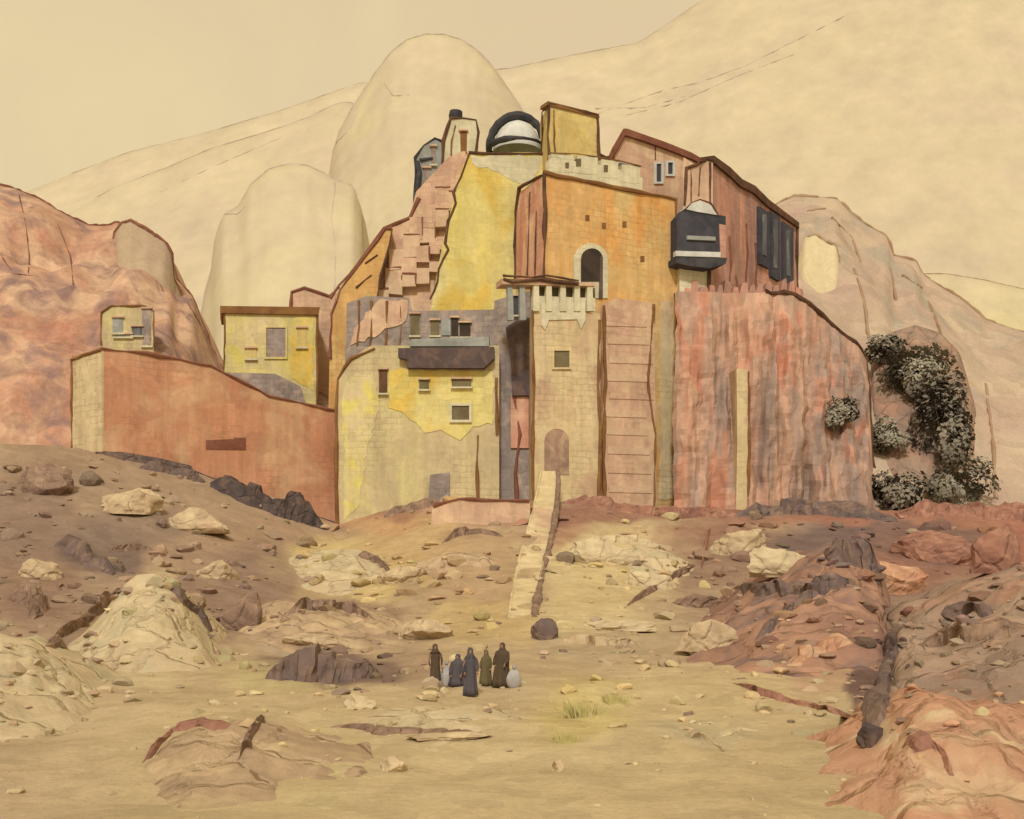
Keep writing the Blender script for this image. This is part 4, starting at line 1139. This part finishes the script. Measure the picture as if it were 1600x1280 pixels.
# --- retaining wall and ramp
b0 = ghit(740, 816)
TWA, TWB = G(670, b0.y - .4), G(830, b0.y - .9)
m = MB(); panel(m, TWA, TWB, [(672, 830), (676, 792), (720, 782), (828, 784), (828, 830)], 1.6)
line(m, TWA, TWB, [(676, 790), (720, 780), (828, 782)], .16, .05)
tag(m.build('retaining_wall', [PINKTAN, INKR]), 'low pale pink retaining wall left of the ramp\'s upper end', 'wall')
rampd = []
ramp = thing('ramp', (ghit(815, 960)), 'narrow pale stone ramp climbing to the central tower', 'ramp')
secs = [(797, 828, 966, 0), (802, 836, 925, -.15), (813, 850, 872, -.35), (826, 860, 826, -.5), (836, 866, 788, None), (842, 868, 760, None), (846, 868, 736, None)]
L_, R_ = [], []
d6 = 91.6
for x0, x1, y, k in secs:
    if k is not None:
        d = ghit((x0 + x1) / 2, y).y + k
    else:
        d = 87.5 + (788 - y) / 52 * 3.8
    rampd.append(d); L_.append(P(x0, y, d)); R_.append(P(x1, y, d))
m = MB(); dn = Vector((0, 0, -3.2))
for i in range(len(secs) - 1):
    m.poly_prism([L_[i], R_[i], R_[i + 1], L_[i + 1]], [L_[i] + dn, R_[i] + dn, R_[i + 1] + dn, L_[i + 1] + dn])
m.build('ramp_bed', [CREAM], ramp)
m = MB(); m.tube([p + Vector((.2, -.1, -.05)) for p in R_], .34, 0, 9, .12, step=.6)
m.build('right_kerb', [R_BROWN], ramp)
m = MB(); m.tube([p + Vector((-.05, 0, -.05)) for p in L_], .14, 0, 6, .2, step=.8)
m.build('left_kerb', [CREAM], ramp)

# --- people in dark robes standing in the sand
def lathe_rings(mb, rings, seg=18, fold=0.0, mi=0, seed=0):
    """loft of elliptical rings (x, y, z, rx, ry)"""
    n0 = len(mb.v)
    for k, (x, y, z, rx, ry) in enumerate(rings):
        for s in range(seg):
            a = 2 * math.pi * s / seg
            f = 1 + fold * (1 - k / len(rings)) * math.sin(a * 7 + seed + .4 * k)
            mb.v.append(Vector((x + rx * f * math.cos(a), y + ry * f * math.sin(a), z)))
    for k in range(len(rings) - 1):
        for s in range(seg):
            a = n0 + k * seg + s; b = n0 + k * seg + (s + 1) % seg
            mb.f.append((a, b, b + seg, a + seg)); mb.m.append(mi)
    mb.f.append(tuple(n0 + s for s in reversed(range(seg)))); mb.m.append(mi)
    e = n0 + (len(rings) - 1) * seg
    mb.f.append(tuple(e + s for s in range(seg))); mb.m.append(mi)

def skin_body(name, verts, edges, radii, mat, parent):
    me = bpy.data.meshes.new(name); me.from_pydata([Vector(v) for v in verts], edges, [])
    o = bpy.data.objects.new(name, me); COL.objects.link(o)
    sk = o.modifiers.new('skin', 'SKIN'); sk.use_smooth_shade = True
    for i, r in enumerate(radii):
        rr = r if isinstance(r, tuple) else (r, r)
        me.skin_vertices[0].data[i].radius = rr
    me.skin_vertices[0].data[0].use_root = True
    sb_ = o.modifiers.new('sub', 'SUBSURF'); sb_.levels = 1; sb_.render_levels = 1
    dg = bpy.context.evaluated_depsgraph_get(); ev = o.evaluated_get(dg)
    m2 = bpy.data.meshes.new_from_object(ev)
    bpy.data.objects.remove(o)
    m2.name = name; m2.materials.clear(); m2.materials.append(mat)
    for p in m2.polygons: p.use_smooth = True
    o2 = bpy.data.objects.new(name, m2); COL.objects.link(o2); o2.parent = parent
    return o2

def person(px, py, hpx, label, robe, turn=0, lean=0, crouch=1.0, wide=1.0, seed=0, arm=0.0):
    b = ghit(px, py); d = b.y; H = hpx * d / F / crouch          # standing height of the figure
    t = thing('person', b, label, 'person', 'people in dark robes in the sand')
    t.rotation_euler = (0, 0, math.radians(turn))
    k = H / 1.65; c = crouch
    hz = 1.50 * k * c; sh = 1.34 * k * c; hip = .88 * k * (c if c == 1 else c * .55)
    fx = lean * k
    V = [(0, 0, hip), (fx * .5, -.01, (hip + sh) / 2), (fx, 0, sh), (fx, -.01, sh + .10 * k), (fx, -.02, hz), (fx, -.01, hz + .11 * k), (fx, -.105 * k, hz - .01 * k)]
    E = [(0, 1), (1, 2), (2, 3), (3, 4), (4, 5), (4, 6)]
    Rr = [.11 * k, .10 * k, .085 * k, .05 * k, (.078 * k, .095 * k), .06 * k, .022 * k]
    for s in (-1, 1):
        n = len(V)
        ay = -.16 - arm if s > 0 else -.12
        el = (fx + s * .25 * k, -.02, sh - .30 * k); wr = (fx + s * (.22 - .1 * arm) * k, ay * k, sh - (.52 - arm * .5) * k)
        V += [(fx + s * .14 * k, 0, sh - .06 * k), el, wr]; E += [(2, n), (n, n + 1), (n + 1, n + 2)]
        Rr += [.045 * k, .036 * k, .024 * k]
        pm = Vector(wr) + Vector((0, -.035, -.045)) * k
        V.append(tuple(pm)); Rr.append((.034 * k, .018 * k)); E.append((n + 2, n + 3))
        for f in range(5):
            if f == 4:
                q = pm + Vector((-s * .035, -.02, .005)) * k; q2 = q + Vector((-s * .008, -.022, -.022)) * k
            else:
                L = (.034, .040, .037, .028)[f]
                q = pm + Vector((s * (f - 1.5) * .017, -.012, -.028)) * k; q2 = q + Vector((0, -.012, -L)) * k
            m_ = len(V); V += [tuple(q), tuple(q2)]; Rr += [.009 * k, .007 * k]; E += [(n + 3, m_), (m_, m_ + 1)]
        n = len(V)
        V += [(s * .09 * k, 0, hip - .06 * k), (s * .10 * k, -.04 * k - (1 - c) * .12, hip * .52), (s * .10 * k, .01, .07 * k), (s * .11 * k, -.15 * k, .035 * k)]
        E += [(0, n), (n, n + 1), (n + 1, n + 2), (n + 2, n + 3)]; Rr += [.085 * k, .06 * k, .042 * k, (.04 * k, .03 * k)]
    skin_body('body', V, E, Rr, SKIN, t)
    m = MB(); w = wide
    rings = [(0, 0, .03, .27 * k * w, .24 * k * w), (0, 0, .25 * k * c, .25 * k * w, .21 * k * w), (fx * .3, 0, .62 * k * c, .22 * k * w, .17 * k * w), (fx * .6, 0, .92 * k * c, .20 * k * w, .155 * k * w),
             (fx * .9, 0, 1.15 * k * c, .215 * k * w, .15 * k * w), (fx, 0, sh - .03 * k, .20 * k * w, .135 * k * w), (fx, 0, sh + .05 * k, .10 * k, .09 * k)]
    lathe_rings(m, rings, 42, .13, 0, seed)
    for s in (-1, 1):
        a = .0 if s < 0 else arm
        m.tube([(fx + s * .13 * k, 0, sh - .03 * k), (fx + s * .20 * k, 0, sh - .09 * k), (fx + s * .25 * k, -.02, sh - .30 * k), (fx + s * (.225 - .1 * a) * k, (-.13 - a) * k, sh - (.50 - a * .5) * k)], .075 * k * w, 0, 9, .03, step=.12)
    for i, v in enumerate(m.v): m.v[i] = v + b
    m.build('robe', robe, t, smooth=True)
    m = MB()
    lathe_rings(m, [(fx, .02 * k, sh - .05 * k, .21 * k, .15 * k), (fx, .02 * k, sh + .06 * k, .125 * k, .115 * k), (fx, .035 * k, hz - .03 * k, .10 * k, .10 * k), (fx, .03 * k, hz + .08 * k, .10 * k, .105 * k), (fx, .02 * k, hz + .15 * k, .05 * k, .06 * k)], 20, .03, 0, seed)
    for i, v in enumerate(m.v): m.v[i] = v + b
    m.build('headscarf', robe, t, smooth=True)
    return t
person(680, 1074, 68, 'person in a long dark brown robe standing alone at the left of the group', ROBE, 12, 0, 1, .82, 1)
person(714, 1072, 48, 'person in a dark grey robe crouching beside the pale sack', ROBE2, -15, .03, .68, 1.15, 2, .1)
person(735, 1088, 76, 'person in a grey robe standing nearest the viewer in the group', ROBE2, 8, 0, 1, .92, 3, .05)
person(759, 1072, 56, 'short person in an olive brown robe in the middle of the group', ROBE3, -8, .02, 1, 1.1, 4)
person(783, 1074, 70, 'broad person in a dark cloak at the right end of the group', ROBE, -20, .04, 1, 1.3, 5, .12)
def sack(px, py, w_, h_, label, seed):
    b = ghit(px, py); d = b.y; rnd = random.Random(seed); m = MB()
    for v in ICO3[0]:
        n = 1 + .12 * noise.noise(v * 1.6 + Vector((seed, 2, 0)))
        k = 1 - .35 * max(0, v.z) ** 2
        m.v.append(b + Vector((v.x * w_ * d / F / 2 * n * k, v.y * w_ * d / F / 2 * n * k, (max(v.z, -.8) + .8) / 1.8 * h_ * d / F * n - .02)))
    m.f = list(ICO3[1]); m.m = [0] * len(m.f)
    e = b + Vector((0, 0, h_ * d / F * .97))
    m.tube([e, e + Vector((.03, 0, .1))], .06, 0, 7, .1)
    tag(m.build('sack', SACK, smooth=True), label, 'sack')
sack(697, 1072, 18, 34, 'upright pale grey sack between the lone person and the crouching person', 1)
sack(803, 1074, 24, 30, 'pale grey sack beside the broad cloaked person at the right', 2)

# --- bushes and trees
def leaf_crown(mb, c, rx, ry, rz, n, ls, rnd, mats=2):
    blobs = []
    for _ in range(13):
        v = Vector((rnd.uniform(-1, 1), rnd.uniform(-1, 1), rnd.uniform(-1, 1)))
        if v.length > 1: v.normalize()
        blobs.append((v * .72, rnd.uniform(.32, .55), rnd.randrange(mats)))
    for _ in range(n):
        bc, br, mi = rnd.choice(blobs)
        v = Vector((rnd.gauss(0, 1), rnd.gauss(0, 1), rnd.gauss(0, 1))).normalized() * br * rnd.uniform(.55, 1.05) + bc
        p = c + Vector((v.x * rx, v.y * ry, v.z * rz))
        out = Vector((v.x, v.y, v.z + .5)).normalized()
        a = (out + Vector((rnd.gauss(0, 1), rnd.gauss(0, 1), rnd.gauss(0, 1))) * .45).normalized()
        u = a.orthogonal().normalized(); w_ = a.cross(u)
        tw = rnd.uniform(0, 6.28); u, w_ = u * math.cos(tw) + w_ * math.sin(tw), w_ * math.cos(tw) - u * math.sin(tw)
        s = ls * rnd.uniform(.6, 1.3)
        mb.face([p - u * s, p - w_ * s * .55, p + u * s, p + w_ * s * .55], mi if rnd.random() < .8 else rnd.randrange(mats))

def bush(px, py, wpx, hpx, label, name='bush', cat='bush', seed=0, mats=(LEAFD, LEAFM), n=900, ls=.28, group=None, back=1.0):
    rnd = random.Random(seed)
    b = hit(px, py); d = b.y - back
    b = P(px, py, d)
    t = thing(name, b, label, cat, group)
    rx = wpx * d / F / 2; rz = hpx * d / F / 2
    m = MB(); c = b + Vector((0, 0, rz * .62))
    leaf_crown(m, c, rx, rx * .8, rz, n * 2, ls, rnd)
    m.build('crown', list(mats), t, puff=c - Vector((0, 0, rz * .5)))
    m = MB()
    m.tube([b + Vector((0, back * .8, -.5)), b + Vector((.1, .1, rz * .3)), c + Vector((-.1, 0, 0))], .16, 0, 7, .2)
    for _ in range(5):
        e = c + Vector((rnd.uniform(-.6, .6) * rx, rnd.uniform(-.5, .5) * rx, rnd.uniform(-.1, .6) * rz))
        m.tube([b + Vector((.1, .1, rz * .3)), (b + e) / 2 + Vector((rnd.uniform(-.2, .2), 0, .3)), e], .09, 0, 5, .2)
    m.build('trunk', BARK, t)
    return t
G_ = 'shrubs on the right hillside'
bush(1474, 716, 92, 176, 'tallest dark shrub on the right hillside', 'shrub', 'shrub', 1, (LEAFD, LEAFD), 1700, .3, G_)
bush(1428, 612, 136, 96, 'broad dark shrub at the top of the right hillside thicket', 'shrub', 'shrub', 2, (LEAFD, LEAFM), 1600, .3, G_)
bush(1378, 566, 74, 56, 'small grey shrub beside the top of the red cliff', 'shrub', 'shrub', 3, (LEAFM, LEAFD), 800, .26, G_)
bush(1392, 700, 64, 60, 'low grey green shrub right of the red cliff', 'shrub', 'shrub', 4, (LEAFM, LEAFM), 800, .26, G_)
bush(1500, 776, 110, 80, 'lowest dusty shrub at the foot of the right hillside', 'shrub', 'shrub', 5, (LEAFM, LEAFD), 1000, .28, G_)
bush(1404, 792, 100, 72, 'dark shrub behind the rock shelf at the cliff foot', 'shrub', 'shrub', 6, (LEAFD, LEAFD), 1000, .28, G_)
bush(1316, 668, 58, 62, 'grey green shrub clinging to the red cliff face', 'shrub', 'shrub', 7, (LEAFM, LEAFD), 700, .22, None, .4)

# --- dry grass tufts
def tuft(px, py, wpx, hpx, label, seed):
    rnd = random.Random(seed); b = ghit(px, py); d = b.y
    m = MB(); w_ = wpx * d / F / 2; h = hpx * d / F
    for _ in range(130):
        x = rnd.gauss(0, .4) * w_; yv = rnd.gauss(0, .3) * w_
        p = b + Vector((x, yv, -.05)); l = h * rnd.uniform(.4, 1)
        e = p + Vector((x * .5 + rnd.uniform(-.2, .2) * h, rnd.uniform(-.2, .2) * h, l))
        s = .012 * d / 25
        m.face([p + Vector((-s, 0, 0)), p + Vector((s, 0, 0)), (p + e) / 2 + Vector((s * .8, 0, l * .12)), e])
    tag(m.build('grass_tuft', GRASS), label, 'grass', 'dry grass tufts in the sand')
tuft(912, 1120, 70, 34, 'wide yellow grass tuft right of the group of people', 1)
tuft(888, 1160, 40, 22, 'small yellow grass tuft nearest the viewer', 2)
tuft(960, 1098, 40, 20, 'small yellow grass tuft farthest right', 3)

# --- loose stones over the slope
def rubble():
    rnd = random.Random(99); mb = MB(); mb.c = []
    vs0, fs0 = ico(2)
    cnt = 0
    while cnt < 1150:
        px = rnd.uniform(-60, 1660); py = rnd.uniform(712, 1285)
        if py < lerp_tab(YB, px) + 6: continue
        dens = 1.0 if py < 1090 else (.55 if py < 1150 else .16)
        if px > 1080 and py < 1120: dens = 1.0
        cl = noise.noise(Vector((px * .014, py * .022, 5)))
        dens *= max(.08, .55 + 1.3 * cl)
        if rnd.random() > dens: continue
        b = ghit(px, py); d = b.y
        if d > 96: continue
        w_ = rnd.choice((8, 11, 14, 18, 22, 30, 42)) * rnd.uniform(.7, 1.2) * d / F / 2
        if py > 1120: w_ *= .8
        h = w_ * rnd.uniform(.3, .7); dp = w_ * rnd.uniform(.6, 1.1)
        vv = rockify(vs0, rnd, 9, .38, .8)
        a = rnd.uniform(0, 6.28); ca, sa = math.cos(a) , math.sin(a)
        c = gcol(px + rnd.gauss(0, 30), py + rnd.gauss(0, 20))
        k = rnd.uniform(.88, 1.07)
        c = tuple(max(20, min(225, x * k + rnd.uniform(-4, 4))) for x in c)
        if rnd.random() < .05: c = mixc(c, (118, 96, 78), .7)
        if rnd.random() < .06: c = mixc(c, (206, 180, 138), .5)
        n0 = len(mb.v); col = A(c)
        for v in vv:
            mb.v.append(b + Vector((v.x * w_ * ca - v.y * dp * sa, v.x * w_ * sa + v.y * dp * ca, v.z * h + h * .1)))
            mb.c.append(col)
        mb.f += [tuple(i + n0 for i in f) for f in fs0]; mb.m += [0] * len(fs0)
        cnt += 1
    o = mb.build('rubble', STONEC, smooth=False, origin=(0, 0, 0))
    tag(o, 'loose tan and brown stones scattered over the slope', 'rubble', kind='stuff')
rubble()
